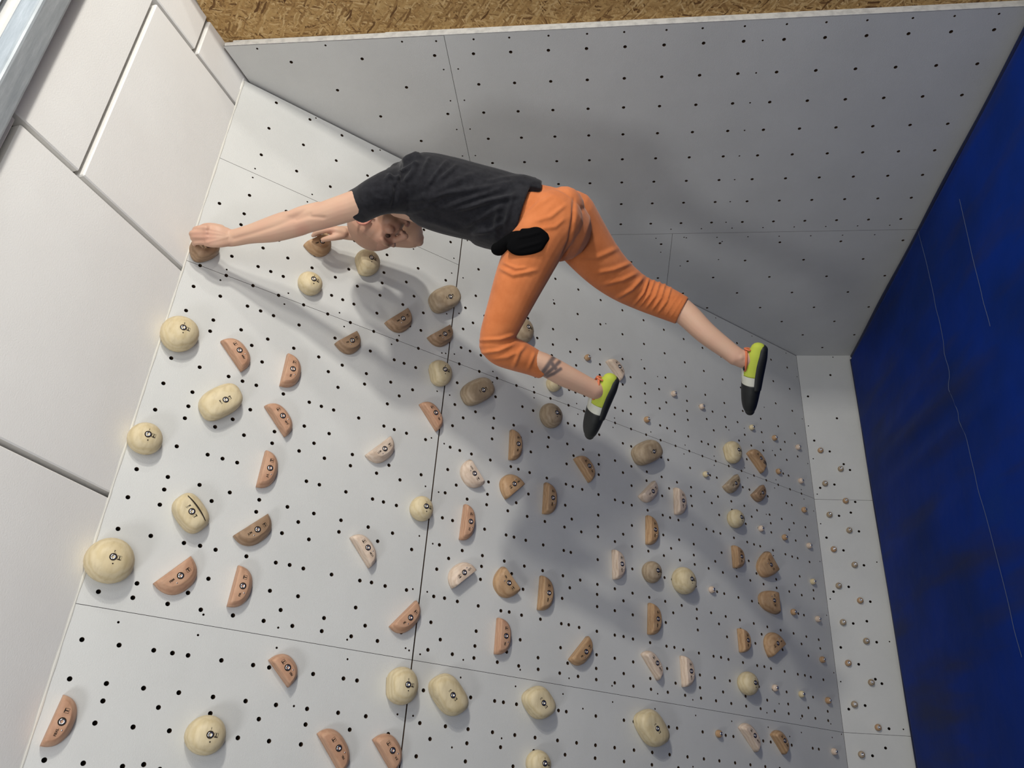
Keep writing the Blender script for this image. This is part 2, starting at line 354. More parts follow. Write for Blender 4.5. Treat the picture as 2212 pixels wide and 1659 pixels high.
obj('roof_deck', box_mesh('deck', -0.75, 3.55, -0.03, cy(-3.135), -0.09, -0.058), material('grey_joint_filler', (0.42, 0.39, 0.36), 0.9), ceil)
b = obj('ceiling_beam', box_mesh('beam', -3.55, 0.75, -3.128, -3.040, 3.085, 3.16, 0.012, 3), STEEL)
tag(b, 'grey galvanised steel beam running under the white ceiling', 'beam', kind='structure')
sk = obj('window_1', box_mesh('sky', -3.55, 0.75, -3.60, -3.150, 3.185, 3.195), SKY)
tag(sk, 'pale blue translucent roof light beyond the steel beam', 'window', kind='structure')
# bead of old foam along the top of the wall
vs_, fs_ = [], []
n = 160
for i in range(n + 1):
    x = -3.4 * i / n - 0.02
    a = 0.0030 + 0.0006 * math.sin(i * 0.35) + 0.0008 * math.sin(i * 1.1 + 1) + random.uniform(-0.0004, 0.0004)
    for k in range(6):
        t = k / 5 * math.pi * 0.5
        p = BASE + UPV * (LW - 0.002) + NV * (0.001) - UPV * a * math.cos(t) * 0.9 + CEY * a * 1.3 * math.sin(t) + CEZ * 0.002
        vs_.append(p + XV * x)
for i in range(n):
    for k in range(5):
        a0 = i * 6 + k; fs_.append((a0, a0 + 1, a0 + 7, a0 + 6))
tr = obj('trim_1', mesh('bead', vs_, fs_, True), PUFOAM); tag(tr, 'yellowish bead of sealing foam between ceiling and overhanging wall', 'trim', kind='structure')
tr2 = obj('trim_2', box_mesh('gapfill', -0.075, -0.004, -0.012, 0.012, -0.012, 0.004, 0.005, 2), FOAM)
tr2.matrix_basis = frame(BASE + UPV * (LW + 0.008), XV, UPV, NV); tag(tr2, 'scrap of white filler in the top corner gap', 'trim', kind='structure')

# ---------------------------------------------------------------- floor and mat
fl = obj('floor', box_mesh('floor', -7, 0.5, -8, 0.02, -0.36, -0.32), material('grey_concrete', (0.25, 0.25, 0.24), 0.8)); tag(fl, 'grey floor under the blue mat', 'floor', kind='structure')
nx, ny = 150, 150
XS = -np.concatenate([np.linspace(0, 0.12, 30)[:-1], np.linspace(0.12, 4.2, nx - 29)]); YS = -np.concatenate([np.linspace(0, 0.12, 30)[:-1], np.linspace(0.12, 4.0, ny - 29)])
vs_, fs_ = [], []
def matz(x, y):
    dx, dy = -x, -y
    z = 0.010
    for d in (dx, dy):
        if d < 0.085: z -= 0.12 * (1 - math.sqrt(max(0, 1 - (1 - d / 0.085) ** 2)))
    # shallow folds running out of the corner
    for (px, py, ang, amp, wd) in ((-0.90, -1.0, 1.49, 0.022, 0.050), (-1.07, -1.1, 1.47, 0.014, 0.040), (-0.755, -0.75, 1.57, 0.012, 0.045), (-0.50, -0.6, 1.55, 0.008, 0.05), (-1.35, -0.7, 1.5, 0.008, 0.06), (-1.9, -0.8, 1.5, 0.006, 0.07)):
        q = (x - px) * math.sin(ang) - (y - py) * math.cos(ang); s = (x - px) * math.cos(ang) + (y - py) * math.sin(ang)
        z += amp * math.exp(-(q / wd) ** 2) * math.exp(-(s / 0.7) ** 2)
    z += 0.004 * math.sin(3.1 * x + 1.3 * y) * min(1, dx * 4) * min(1, dy * 4)
    return z
for y in YS:
    for x in XS:
        ex = -0.006 - 0.007 * (0.5 + 0.5 * math.sin(7 * y + 1)) if x == 0 else 0
        ey = -0.004 - 0.010 * (0.5 + 0.5 * math.sin(5 * x + 0.4)) if y == 0 else 0
        vs_.append((x + ex - 0.004, y + ey - 0.004, matz(x, y)))
for j in range(len(YS) - 1):
    for i in range(len(XS) - 1):
        a = j * len(XS) + i; fs_.append((a, a + 1, a + len(XS) + 1, a + len(XS)))
# skirt down to the floor
bm = bmesh.new(); me = mesh('mat', vs_, fs_, True); bm.from_mesh(me)
ed = [e for e in bm.edges if e.is_boundary]; r = bmesh.ops.extrude_edge_only(bm, edges=ed)
for v in [q for q in r['geom'] if isinstance(q, bmesh.types.BMVert)]: v.co.z = -0.318
bmesh.ops.recalc_face_normals(bm, faces=bm.faces[:]); me = from_bm('mat', bm, True)
mat_o = obj('crash_mat', me, MATB); tag(mat_o, 'thick dark blue vinyl crash mat covering the floor', 'mat')
if sum(p.normal.z for p in me.polygons) < 0: me.flip_normals()
def crease(pts, wdt):
    P = [on_mat(*q) for q in pts]; Q = []
    for a, b in zip(P[:-1], P[1:]):
        for t in np.linspace(0, 1, 14)[:-1]: Q.append(a * (1 - t) + b * t)
    Q.append(P[-1]); v, f = [], []
    for i, p in enumerate(Q):
        t = (Q[min(i + 1, len(Q) - 1)] - Q[max(i - 1, 0)]); t /= np.linalg.norm(t); nn = np.array([-t[1], t[0], 0])
        for s, zz in ((-1, 0.0005), (0, 0.0022), (1, 0.0005)):
            q = p + nn * wdt * s; v.append((q[0], q[1], matz(q[0], q[1]) + zz))
        if i: 
            a = 3 * i - 3
            f += [(a, a + 1, a + 4, a + 3), (a + 1, a + 2, a + 5, a + 4)]
    o = obj('crease_line', mesh('crease', v, f, True), SCUFF, mat_o); return o
SHADE_PIPE = material('shade_navy_piping', (0.002, 0.007, 0.045), 0.35, spec=0.4)  # dark tone puts the shade of the mat's dropping edge into the piping
def shade_piping(fx):
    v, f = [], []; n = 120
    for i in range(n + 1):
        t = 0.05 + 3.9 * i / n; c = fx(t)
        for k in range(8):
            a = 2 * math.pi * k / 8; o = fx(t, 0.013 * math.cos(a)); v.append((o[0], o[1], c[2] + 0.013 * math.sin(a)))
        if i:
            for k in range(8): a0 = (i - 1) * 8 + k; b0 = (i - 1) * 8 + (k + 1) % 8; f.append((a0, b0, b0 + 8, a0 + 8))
    obj('edge_shade_piping', mesh('shade_piping', v, f, True), SHADE_PIPE, mat_o)
shade_piping(lambda t, o=0.0: (-t, -0.034 - o - 0.004 * math.sin(5 * t), -0.012))
shade_piping(lambda t, o=0.0: (-0.034 - o - 0.004 * math.sin(7 * t), -t, -0.012))  # strip added along the side wall to darken the mat edge there
crease([(1988, 500), (2006, 570), (2035, 690), (2070, 855), (2072, 875), (2089, 915), (2105, 990), (2150, 1170), (2212, 1420)], 0.0011)
crease([(2078, 430), (2114, 577), (2148, 705)], 0.0009)

# ---------------------------------------------------------------- climbing holds
def text_mesh(s, size, bold=0.0):
    cu = bpy.data.curves.new('t', 'FONT'); cu.body = s; cu.size = size; cu.align_x = 'CENTER'; cu.align_y = 'CENTER'; cu.extrude = 0.0002; cu.offset = bold
    cu.resolution_u = 2
    o = bpy.data.objects.new('t', cu); COL.objects.link(o)
    me = bpy.data.meshes.new_from_object(o.evaluated_get(bpy.context.evaluated_depsgraph_get()))
    bpy.data.objects.remove(o); bpy.data.curves.remove(cu); me.materials.clear(); me.materials.append(BLACK); return me
def logo_mesh():
    bm = bmesh.new(); bm.from_mesh(text_mesh('T', 0.0135, 0.0006))
    a, t = 0.0062, 0.0006
    for x0, x1, y0, y1 in ((-a, a, a - t, a), (-a, a, -a, -a + t), (-a, -a + t, -a, a), (a - t, a, -a, a)):
        bmesh.ops.create_cube(bm, size=1, matrix=Matrix.Translation(((x0 + x1) / 2, (y0 + y1) / 2, 0)) @ Matrix.Diagonal((x1 - x0, y1 - y0, 0.0004, 1)))
    me = from_bm('logo', bm); me.materials.clear(); me.materials.append(BLACK); return me
TEXT = {}
def code(s):
    if s not in TEXT: TEXT[s] = text_mesh(s, 0.0088, 0.0002)
    return TEXT[s]
LOGO = logo_mesh()
def lathe(prof, n=20, smooth=True):
    v, f = [], []
    for r, z in prof:
        for k in range(n): v.append((r * math.cos(2 * math.pi * k / n), r * math.sin(2 * math.pi * k / n), z))
    for i in range(len(prof) - 1):
        for k in range(n): a = i * n + k; b = i * n + (k + 1) % n; f.append((a, b, b + n, a + n))
    f.append(list(range(n))[::-1]); f.append([len(v) - n + k for k in range(n)])
    return mesh('lathe', v, f, smooth)
BOLT_ME = lathe([(0.0078, -0.012), (0.0078, 0.0004), (0.0070, 0.0013), (0.0042, 0.0015), (0.0037, -0.002), (0.0008, -0.003)], 14); BOLT_ME.materials.append(BOLT)
RING_ME = lathe([(0.0108, -0.008), (0.0108, 0.0002), (0.0103, 0.00045), (0.0080, 0.0002), (0.0072, -0.003)], 16); RING_ME.materials.append(BLACK)
PIN_ME = lathe([(0.0021, -0.004), (0.0021, 0.0005), (0.001, 0.0007)], 8); PIN_ME.materials.append(BLACK)
SCREW_ME = lathe([(0.0022, -0.004), (0.0022, 0.0005), (0.001, 0.0008)], 8); SCREW_ME.materials.append(BOLT)

def ring_mesh(name, rings):
    n = len(rings[0]); v = [p for r in rings for p in r]; f = []
    for i in range(len(rings) - 1):
        for k in range(n): a = i * n + k; b = i * n + (k + 1) % n; f.append((a, b, b + n, a + n))
    c = np.mean(rings[-1], axis=0); v.append(tuple(c)); ci = len(v) - 1; o = (len(rings) - 1) * n
    for k in range(n): f.append((o + k, o + (k + 1) % n, ci))
    f.append(list(range(n))[::-1])
    me = mesh(name, v, f, True)
    return me
def d_outline(Lc, hc, n=22, fat=0.85):
    pts = []
    for k in range(n):
        a = math.pi * k / (n - 1)
        pts.append((Lc / 2 * math.copysign(abs(math.cos(a)) ** fat, math.cos(a)), hc * math.sin(a) ** fat))
    m = 9
    for k in range(1, m): pts.append((-Lc / 2 + Lc * k / m, -0.015 * Lc * math.sin(math.pi * k / m) * 0))
    return np.array(pts)
HOLD_N = [0]
def hold_root(p2, ang, label, group, cat='climbing hold', name='climbing_hold', F0=None):
    r = bpy.data.objects.new(name, None); COL.objects.link(r); r.empty_display_size = 0.05
    ca, sa = math.cos(ang), math.sin(ang)
    o = BASE + XV * p2[0] + UPV * p2[1]
    r.matrix_basis = frame(o, XV * ca + UPV * sa, -XV * sa + UPV * ca, NV)
    tag(r, label, cat, group); return r
def put(name, me, root, loc, rot=0.0, tilt=None):
    o = bpy.data.objects.new(name, me); COL.objects.link(o); o.parent = root
    m = Matrix.Translation(loc)
    if tilt is not None: m = m @ Vector((0, 0, 1)).rotation_difference(Vector(tilt)).to_matrix().to_4x4()
    o.matrix_basis = m @ Matrix.Rotation(rot, 4, 'Z'); return o
def d_hold(t1, t2, ap, tone, txt, label, H=0.041, dome=False, inset=0.30, chordin=0.05):
    A, B, P = (on_wall(*q, off=H * 0.35) for q in (t1, t2, ap))
    c = (A + B) / 2; d = B - A; Lc = np.linalg.norm(d); d /= Lc; nrm = np.array([-d[1], d[0]])
    hc = (P - c) @ nrm
    if hc < 0: d = -d; nrm = -nrm; hc = -hc
    root = hold_root(c, math.atan2(d[1], d[0]), label, 'wooden holds on the overhanging wall')
    ol = d_outline(Lc, hc)
    if dome: prof = [(0, 0.93, 0.0, 0.0), (0.10, 0.98, 0.0, 0.0), (0.32, 1.0, 0.0, 0.0), (0.55, 0.965, 0.02, 0.03), (0.74, 0.89, 0.06, 0.07), (0.88, 0.76, 0.12, 0.15), (0.96, 0.58, 0.2, 0.26), (1.0, 0.34, 0.3, 0.42)]
    else: prof = [(0, 0.95, 0.02, 0.0), (0.06, 0.985, 0.005, 0.0), (0.22, 1.0, 0.0, 0.0), (0.45, 0.985, 0.0, 0.03), (0.66, 0.945, 0.005, 0.10), (0.82, 0.885, 0.015, 0.19), (0.93, 0.82, 0.03, inset * 0.9), (0.985, 0.78, chordin * 0.8, inset), (1.0, 0.75, chordin * 1.3, inset * 1.1)]
    rings = []
    for zf, sx, c0, c1 in prof:
        rings.append([(x * sx, hc * c0 + y * (1 - c0 - c1), zf * H) for x, y in ol])
    body = ring_mesh('hold_body', rings); body.materials.append(WOODS[tone])
    put('body', body, root, (0, 0, 0))
    zb = H + 0.0004; yb = hc * (0.40 if not dome else 0.45)
    put('bolt_socket', RING_ME, root, (0, yb, zb)); put('bolt', BOLT_ME, root, (0, yb, zb))
    s = min(1.0, Lc / 0.11)
    up = 0.0 if True else 0
    flip = math.pi if random.random() < 0.0 else 0
    if dome:
        put('stamped_logo', LOGO, root, (Lc * 0.16, yb, H * 0.985), 0.3, (0.12, 0, 1)); put('stamped_code', code(txt), root, (-Lc * 0.16, yb, H * 0.985), math.pi / 2, (-0.12, 0, 1))
    else:
        put('stamped_logo', LOGO, root, (-Lc * 0.21, yb, zb), math.pi); put('stamped_code', code(txt), root, (Lc * 0.21, yb - hc * 0.04, zb), math.pi)
        put('set_screw', SCREW_ME, root, (Lc * 0.155, yb + hc * 0.15, zb))
    return root
def ball_hold(c, rx, ry, tone, txt, label, ang=0.0, flat=None, Hf=1.0, logo_side=0.0):
    "c: silhouette centre, rx/ry: silhouette half sizes in pixels, flat: image direction (deg, 0=right) of a cut side"
    dist = np.linalg.norm(BASE + XV * on_wall(*c)[0] + UPV * on_wall(*c)[1] - CAM)
    r = (rx + ry) / 2 * dist / F; H = r * Hf * 1.27
    p = on_wall(*c, off=H * 0.45)
    # in-plane half sizes from the image half sizes
    e1 = on_wall(c[0] + rx, c[1], off=H * 0.45) - p; e2 = on_wall(c[0], c[1] + ry, off=H * 0.45) - p
    a = (r + np.linalg.norm(e2)) / 2 * 0.97; b = r * 0.98
    root = hold_root(p, 0.0, label, 'wooden holds on the overhanging wall')
    n = 28; prof = [(0, 0.86), (0.08, 0.92), (0.2, 0.975), (0.34, 1.0), (0.5, 0.975), (0.64, 0.91), (0.76, 0.81), (0.86, 0.68), (0.93, 0.53), (0.975, 0.36), (1.0, 0.16)]
    fd = None
    if flat is not None:
        q = on_wall(c[0] + 10 * math.cos(math.radians(flat)), c[1] + 10 * math.sin(math.radians(flat)), off=H * 0.45) - p; fd = q / np.linalg.norm(q)
    rings = []
    ph = random.uniform(0, 6)
    for zf, s in prof:
        rg = []
        for k in range(n):
            t = 2 * math.pi * k / n; wob = 1 + 0.025 * math.sin(2 * t + ph) + 0.015 * math.sin(3 * t + ph * 2)
            v = np.array([a * math.cos(t), b * math.sin(t)]) * s * wob
            if fd is not None:
                pr = v @ fd; lim = 0.70 * r * (0.90 + 0.1 * s)
                if pr > lim: v = v - fd * (pr - lim) * 0.88
            rg.append((v[0], v[1], zf * H))
        rings.append(rg)
    body = ring_mesh('hold_body', rings); body.materials.append(WOODS[tone]); put('body', body, root, (0, 0, 0))
    zb = H * 1.0 + 0.0006
    put('bolt_socket', RING_ME, root, (0, 0, zb)); put('bolt', BOLT_ME, root, (0, 0, zb))
    d = 0.017
    zz = H * 0.985
    put('stamped_logo', LOGO, root, (0.0, -d, zz + 0.0006), math.pi / 2, (0, -0.22, 1)); put('stamped_code', code(txt), root, (d, 0.0, zz + 0.0006), math.pi / 2, (0.22, 0, 1))
    put('set_screw_hole', PIN_ME, root, (-d * 1.1, -0.004, zz), 0, (-0.2, 0, 1))
    return root

D = d_hold
D((477, 736), (522, 802), (533, 754), 'salmon', 'FBM', 'pinkish half-moon hold beside the pale ball nearest the ceiling seam')
D((621, 764), (605, 832), (652, 798), 'salmon', 'FBL', 'pinkish half-moon hold under the edge of the arm shadow, flat side up')
D((572, 876), (616, 943), (628, 902), 'salmon', 'JUM', 'pinkish half-moon hold right of the large pale wedge hold')
D((574, 973), (554, 1051), (601, 1012), 'salmon', 'JUL', 'pinkish half-moon hold, third down from the lone hand on the upper left')
D((578, 1110), (504, 1157), (564, 1170), 'brown', 'JUM', 'light brown half-moon hold near the grooved pale hold, curve downward')
D((842, 943), (790, 982), (842, 988), 'white', 'LCM', 'whitish half-moon hold alone in the shadow edge left of the vertical seam')
D((757, 1160), (798, 1227), (812, 1188), 'white', 'LCM', 'whitish half-moon hold left of the pale ball on the vertical seam')
D((515, 1221), (491, 1310), (547, 1260), 'salmon', 'FBL', 'pinkish half-moon hold beside the one below the grooved pale hold')
D((898, 1297), (842, 1353), (898, 1349), 'salmon', 'FBL', 'pinkish half-moon hold lying across the vertical seam above the lower joint')
D((581, 1425), (623, 1485), (640, 1434), 'salmon', 'FBS', 'pinkish half-moon hold just under the long lower joint')
D((686, 1584), (736, 1672), (749, 1606), 'salmon', 'FBL', 'pinkish half-moon hold cut by the picture edge, left one of a pair')
D((806, 1597), (848, 1670), (866, 1613), 'salmon', 'JUL', 'pinkish half-moon hold cut by the picture edge, right one of a pair')
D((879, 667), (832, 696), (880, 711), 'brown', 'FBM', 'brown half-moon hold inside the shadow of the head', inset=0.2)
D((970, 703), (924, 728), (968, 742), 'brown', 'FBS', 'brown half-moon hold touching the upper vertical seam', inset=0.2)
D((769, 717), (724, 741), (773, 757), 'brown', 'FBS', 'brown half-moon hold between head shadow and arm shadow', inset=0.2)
D((907, 872), (944, 931), (954, 897), 'salmon', 'FBL', 'pinkish half-moon hold just below the pale hold on the seam crossing')
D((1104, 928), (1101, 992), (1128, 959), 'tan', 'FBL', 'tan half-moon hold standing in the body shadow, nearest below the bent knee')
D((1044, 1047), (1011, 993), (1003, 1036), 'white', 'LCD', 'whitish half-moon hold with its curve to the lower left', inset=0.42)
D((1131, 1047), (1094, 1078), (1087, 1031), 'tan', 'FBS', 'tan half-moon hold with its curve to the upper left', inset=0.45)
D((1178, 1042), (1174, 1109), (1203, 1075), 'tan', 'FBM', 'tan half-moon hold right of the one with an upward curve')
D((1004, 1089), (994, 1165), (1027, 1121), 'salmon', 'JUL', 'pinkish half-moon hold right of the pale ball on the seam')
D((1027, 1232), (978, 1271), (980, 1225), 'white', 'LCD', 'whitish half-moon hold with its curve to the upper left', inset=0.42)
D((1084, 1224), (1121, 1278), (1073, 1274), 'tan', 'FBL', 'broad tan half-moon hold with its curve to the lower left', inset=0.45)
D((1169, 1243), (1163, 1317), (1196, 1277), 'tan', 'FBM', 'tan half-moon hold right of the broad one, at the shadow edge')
D((1076, 1334), (1070, 1413), (1104, 1371), 'salmon', 'FBL', 'pinkish half-moon hold a little above the lower joint, mid wall')
D((1269, 1374), (1230, 1424), (1274, 1419), 'tan', 'FBL', 'slanting tan half-moon hold above the lower joint')
D((1241, 990), (1274, 1042), (1283, 1010), 'tan', 'FBL', 'tan half-moon hold directly below the near shoe')
D((1411, 1039), (1381, 1071), (1414, 1076), 'white', 'LCS', 'greyish white half-moon hold under the lumpy worn hold')
D((1458, 1053), (1460, 1110), (1481, 1079), 'white', 'LCM', 'narrow whitish half-moon hold standing beside the greyish white one')
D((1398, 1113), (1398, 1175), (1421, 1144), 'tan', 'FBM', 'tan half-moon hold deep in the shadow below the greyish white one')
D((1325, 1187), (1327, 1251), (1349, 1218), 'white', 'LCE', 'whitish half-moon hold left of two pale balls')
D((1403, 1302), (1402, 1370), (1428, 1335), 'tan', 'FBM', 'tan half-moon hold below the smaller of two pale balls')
D((1387, 1412), (1422, 1470), (1429, 1437), 'white', 'LCM', 'whitish half-moon hold leaning, left one of a whitish pair')
D((1472, 1416), (1477, 1484), (1498, 1449), 'white', 'LCM', 'whitish half-moon hold standing upright, right one of a whitish pair')
D((1596, 1357), (1601, 1409), (1619, 1381), 'tan', 'FBS', 'small tan half-moon hold left of the worn stub hold')
D((1693, 1391), (1663, 1420), (1653, 1376), 'tan', 'FBS', 'worn stubby tan hold near the base of the overhang', inset=0.45)
D((1598, 1571), (1634, 1625), (1639, 1592), 'white', 'LCM', 'whitish half-moon hold in the bottom corner beside a tan one')
D((1667, 1586), (1694, 1630), (1700, 1600), 'tan', 'FBS', 'tan half-moon hold in the bottom corner beside a whitish one')
D((1615, 978), (1646, 1022), (1649, 989), 'tan', 'FBL', 'tan half-moon hold above the long seam near the corner', chordin=0.25)
D((1589, 1025), (1563, 1050), (1592, 1058), 'grey', 'LCS', 'small grey half-moon hold just under the long seam')
D((1644, 1048), (1624, 1068), (1646, 1082), 'brown', 'FBS', 'small brown drop-shaped hold just under the long seam')
D((1583, 1178), (1587, 1226), (1606, 1201), 'tan', 'FBS', 'small tan half-moon hold below the pale ball near the base')
D((1654, 1191), (1678, 1235), (1636, 1226), 'tan', 'JUL', 'broad tan kidney-shaped hold near the base, upper of two', inset=0.45, H=0.045)
D((1674, 1278), (1679, 1327), (1643, 1300), 'tan', 'JUL', 'broad tan kidney-shaped hold near the base, lower of two', inset=0.45, H=0.045)
D((1311, 779), (1341, 822), (1348, 802), 'white', 'LCM', 'whitish half-moon hold seen between the two feet')
D((412, 1201), (331, 1260), (412, 1267), 'salmon', 'FBM', 'pinkish half-moon hold beside the largest pale ball, curve downward')
D((137, 1500), (86, 1612), (168, 1547), 'salmon', 'FBXL', 'largest pinkish half-moon hold, in the lower left corner by the ceiling', H=0.042)
# big rounded wedges: silhouette centre, image angle of the long side, half length and half width in pixels
def wedge(c, ang, hl_, hw_, tone, txt, label, crest=1, Hs=1.0, groove=False):
    dist = np.linalg.norm(BASE + XV * on_wall(*c)[0] + UPV * on_wall(*c)[1] - CAM)
    H = hw_ * dist / F * 1.2 * Hs; p = on_wall(*c, off=H * 0.45); a = math.radians(ang)
    e1 = on_wall(c[0] + hl_ * math.cos(a), c[1] + hl_ * math.sin(a), off=H * 0.45) - p
    e2 = on_wall(c[0] - hw_ * math.sin(a), c[1] + hw_ * math.cos(a), off=H * 0.45) - p
    root = hold_root(p, 0.0, label, 'wooden holds on the overhanging wall'); n = 32; rings = []
    for zf, s, sh in ((0, 0.90, 0), (0.07, 0.95, 0), (0.2, 0.985, 0), (0.38, 0.99, 0), (0.55, 0.955, 0.03), (0.70, 0.89, 0.07), (0.82, 0.80, 0.11), (0.91, 0.68, 0.15), (0.965, 0.54, 0.18), (0.99, 0.38, 0.19), (1.0, 0.2, 0.19)):
        rg = []
        for k in range(n):
            t = 2 * math.pi * k / n; cc, ss = math.cos(t), math.sin(t)
            q = e1 * math.copysign(abs(cc) ** 0.72, cc) * (s + (1 - s) * 0.25) + e2 * (math.copysign(abs(ss) ** 0.72, ss) * s + sh * crest)
            rg.append((q[0], q[1], zf * H))
        rings.append(rg)
    me = ring_mesh('hold_body', rings); me.materials.append(WOODS[tone]); put('body', me, root, (0, 0, 0))
    b = e2 * 0.19 * crest; d = unit2(e1); zb = H + 0.0006; rz = math.atan2(d[1], d[0])
    put('bolt_socket', RING_ME, root, (b[0], b[1], zb)); put('bolt', BOLT_ME, root, (b[0], b[1], zb))
    k = 0.019
    put('stamped_logo', LOGO, root, (b[0] + d[0] * k, b[1] + d[1] * k, H * 0.992 + 0.0006), rz, (d[0] * 0.1, d[1] * 0.1, 1)); put('stamped_code', code(txt), root, (b[0] - d[0] * k, b[1] - d[1] * k, H * 0.992 + 0.0006), rz + math.pi / 2, (-d[0] * 0.1, -d[1] * 0.1, 1))
    if groove:
        g1 = e2 * -0.28 * crest; v, f = [], []
        for i in range(13):
            t = -0.75 + 1.5 * i / 12; q = e1 * t + g1 + e2 * 0.12 * t * t; z = H * (0.965 - 0.16 * t * t - 0.03) + 0.004
            for s in (-1, 1): v.append((*(q + unit2(e2) * 0.0022 * s * (1 - t * t * 0.8)), z))
            if i: f.append((2 * i - 2, 2 * i - 1, 2 * i + 1, 2 * i))
        put('routed_groove', mesh('groove', v, f, False, BLACK), root, (0, 0, 0.0025))
    return root
def unit2(q): return q / np.linalg.norm(q)
wedge((478, 866), -27, 46, 33, 'pale', 'TPM', 'large pale wedge hold with a straight lower edge, top left area', 1)
wedge((413.5, 1107), 55, 44, 33, 'pale', 'TPM', 'large pale wedge hold with a dark groove across it', 1, groove=True)
wedge((962, 644), -24, 31, 26, 'grey', 'TPS', 'squarish worn hold on the upper vertical seam in the arm shadow', 1)
wedge((1033, 844), -26, 33, 26, 'grey', 'TPS', 'squarish worn hold just under the long seam below the knee', 1)
wedge((972, 1500), 57, 48, 32, 'pale', 'TPL', 'large pale wedge hold under the lower joint with a thin crack', 1)
wedge((1167, 1517), 58, 36, 29, 'pale', 'TPS', 'pale wedge hold under the lower joint at its middle', 1)
wedge((1411, 1572), 60, 43, 27, 'pale', 'TPL', 'large pale wedge hold under the lower joint on the far right', 1)
wedge((1399, 976), -25, 27, 25, 'grey', 'TPS', 'lumpy worn hold under the long seam right of the near shoe', 1)
wedge((443, 534), -18, 31, 26, 'brown', 'TPL', 'brown wooden hold gripped by the stretched-out hand', 1)
D((704, 506), (657, 527), (704, 549), 'tan', 'FBM', 'tan rounded hold gripped by the bent arm hand', H=0.046, inset=0.25)
# balls and pinches
Bh = ball_hold
Bh((389, 719), 36, 38, 'pale', '2', 'pale wooden ball hold beside the ceiling, nearest the arm shadow')
Bh((314.5, 946), 35, 32, 'pale', '1', 'pale wooden ball hold beside the ceiling, the middle one of three')
Bh((238, 1210), 45, 46, 'pale', '2', 'largest pale wooden ball hold, beside the ceiling above the joint')
Bh((445.5, 1588), 37, 39.5, 'pale', '1', 'pale wooden ball hold with rings under the lower joint')
Bh((671, 611), 26, 25, 'pale', '1', 'pale wooden ball hold right below the rounded hold in the hand')
Bh((794, 566), 25, 31, 'pale', '1', 'pale wooden pinch hold under the chin, half in shadow', flat=180)
Bh((869, 1481), 30.5, 42, 'pale', '2', 'pale pinch hold on the vertical seam below the lower joint', flat=180)
Bh((952, 805), 23.5, 31, 'pale', '2', 'pale pinch hold at the crossing of the two seams', flat=180)
Bh((1192, 897), 24.5, 28, 'grey', '2', 'domed ringed hold left of the near shoe')
Bh((1198, 828), 19.5, 17, 'pale', '1', 'pale ball hold partly hidden behind the lower shin')
Bh((1132, 713), 21, 28, 'grey', '1', 'worn hold peeping out behind the bent knee')
Bh((912, 1098), 25.5, 27.5, 'pale', '1', 'pale ball hold on the vertical seam, mid wall')
Bh((1165, 1649), 26, 27, 'pale', '1', 'pale ball hold cut off by the bottom picture edge')
Bh((1410, 1235), 21.5, 23.5, 'grey', '1', 'smaller of two pale balls side by side in the shadow')
Bh((1480, 1254), 25, 29.5, 'pale', '1', 'larger of two pale balls side by side in the shadow')
Bh((1618, 1476), 20, 25, 'pale', '1', 'pale ball hold above the lower joint near the base')
Bh((1584, 976), 18, 25, 'pale', '1', 'pale pinch hold resting on the long seam near the corner', flat=180)
Bh((1591, 1120), 18, 20.5, 'pale', '1', 'pale ball hold below the small grey half-moon')
# groove in the second wedge hold
# small round foot chips
CHIP = {}
for tone in ('tan', 'white', 'pale', 'grey'):
    CHIP[tone] = lathe([(0.0125, 0), (0.0150, 0.003), (0.0160, 0.008), (0.0155, 0.014), (0.0130, 0.020), (0.0100, 0.0225), (0.0078, 0.023)], 18); CHIP[tone].materials.append(WOODS[tone])
CB = lathe([(0.0075, -0.010), (0.0075, 0.001), (0.0062, 0.0030), (0.0034, 0.0036), (0.0030, 0.0014), (0.0006, 0.001)], 14); CB.materials.append(BOLT)
def chip(m4, label, group, tone):
    r = bpy.data.objects.new('foot_chip', None); COL.objects.link(r); r.matrix_basis = m4; r.empty_display_size = 0.02
    tag(r, label, 'foothold', group)
    put('body', CHIP[tone], r, (0, 0, 0)); put('bolt', CB, r, (0, 0, 0.0232))
MJ = [(1270, 772), (1456.4, 850), (1398.2, 906), (1517, 878), (1625, 923), (1674, 945.6), (1725, 965.5), (1682.6, 1018), (1731, 1038.3), (1525.3, 1024.2), (1738, 1101), (1644.9, 1141.4), (1695.9, 1160.4), (1748.9, 1178.4), (1757, 1256.2), (1715, 1322), (1768, 1337), (1777.7, 1424.8), (1675.5, 1486), (1732.7, 1499.4), (1789.9, 1513.1), (1803.2, 1623.5), (1553.7, 1585), (1538.6, 1273.6)]
tn = ['tan', 'white', 'tan', 'white', 'pale']
ORD = ['first', 'second', 'third', 'fourth', 'fifth', 'sixth', 'seventh', 'eighth', 'ninth', 'tenth']
base_row = sorted([q for q in MJ if q in [(1725, 965.5), (1731, 1038.3), (1738, 1101), (1748.9, 1178.4), (1757, 1256.2), (1768, 1337), (1777.7, 1424.8), (1789.9, 1513.1), (1803.2, 1623.5)]], key=lambda q: q[1])
LBL = {q: 'round foot chip at the very base of the overhang, %s from the side wall' % ORD[i] for i, q in enumerate(base_row)}
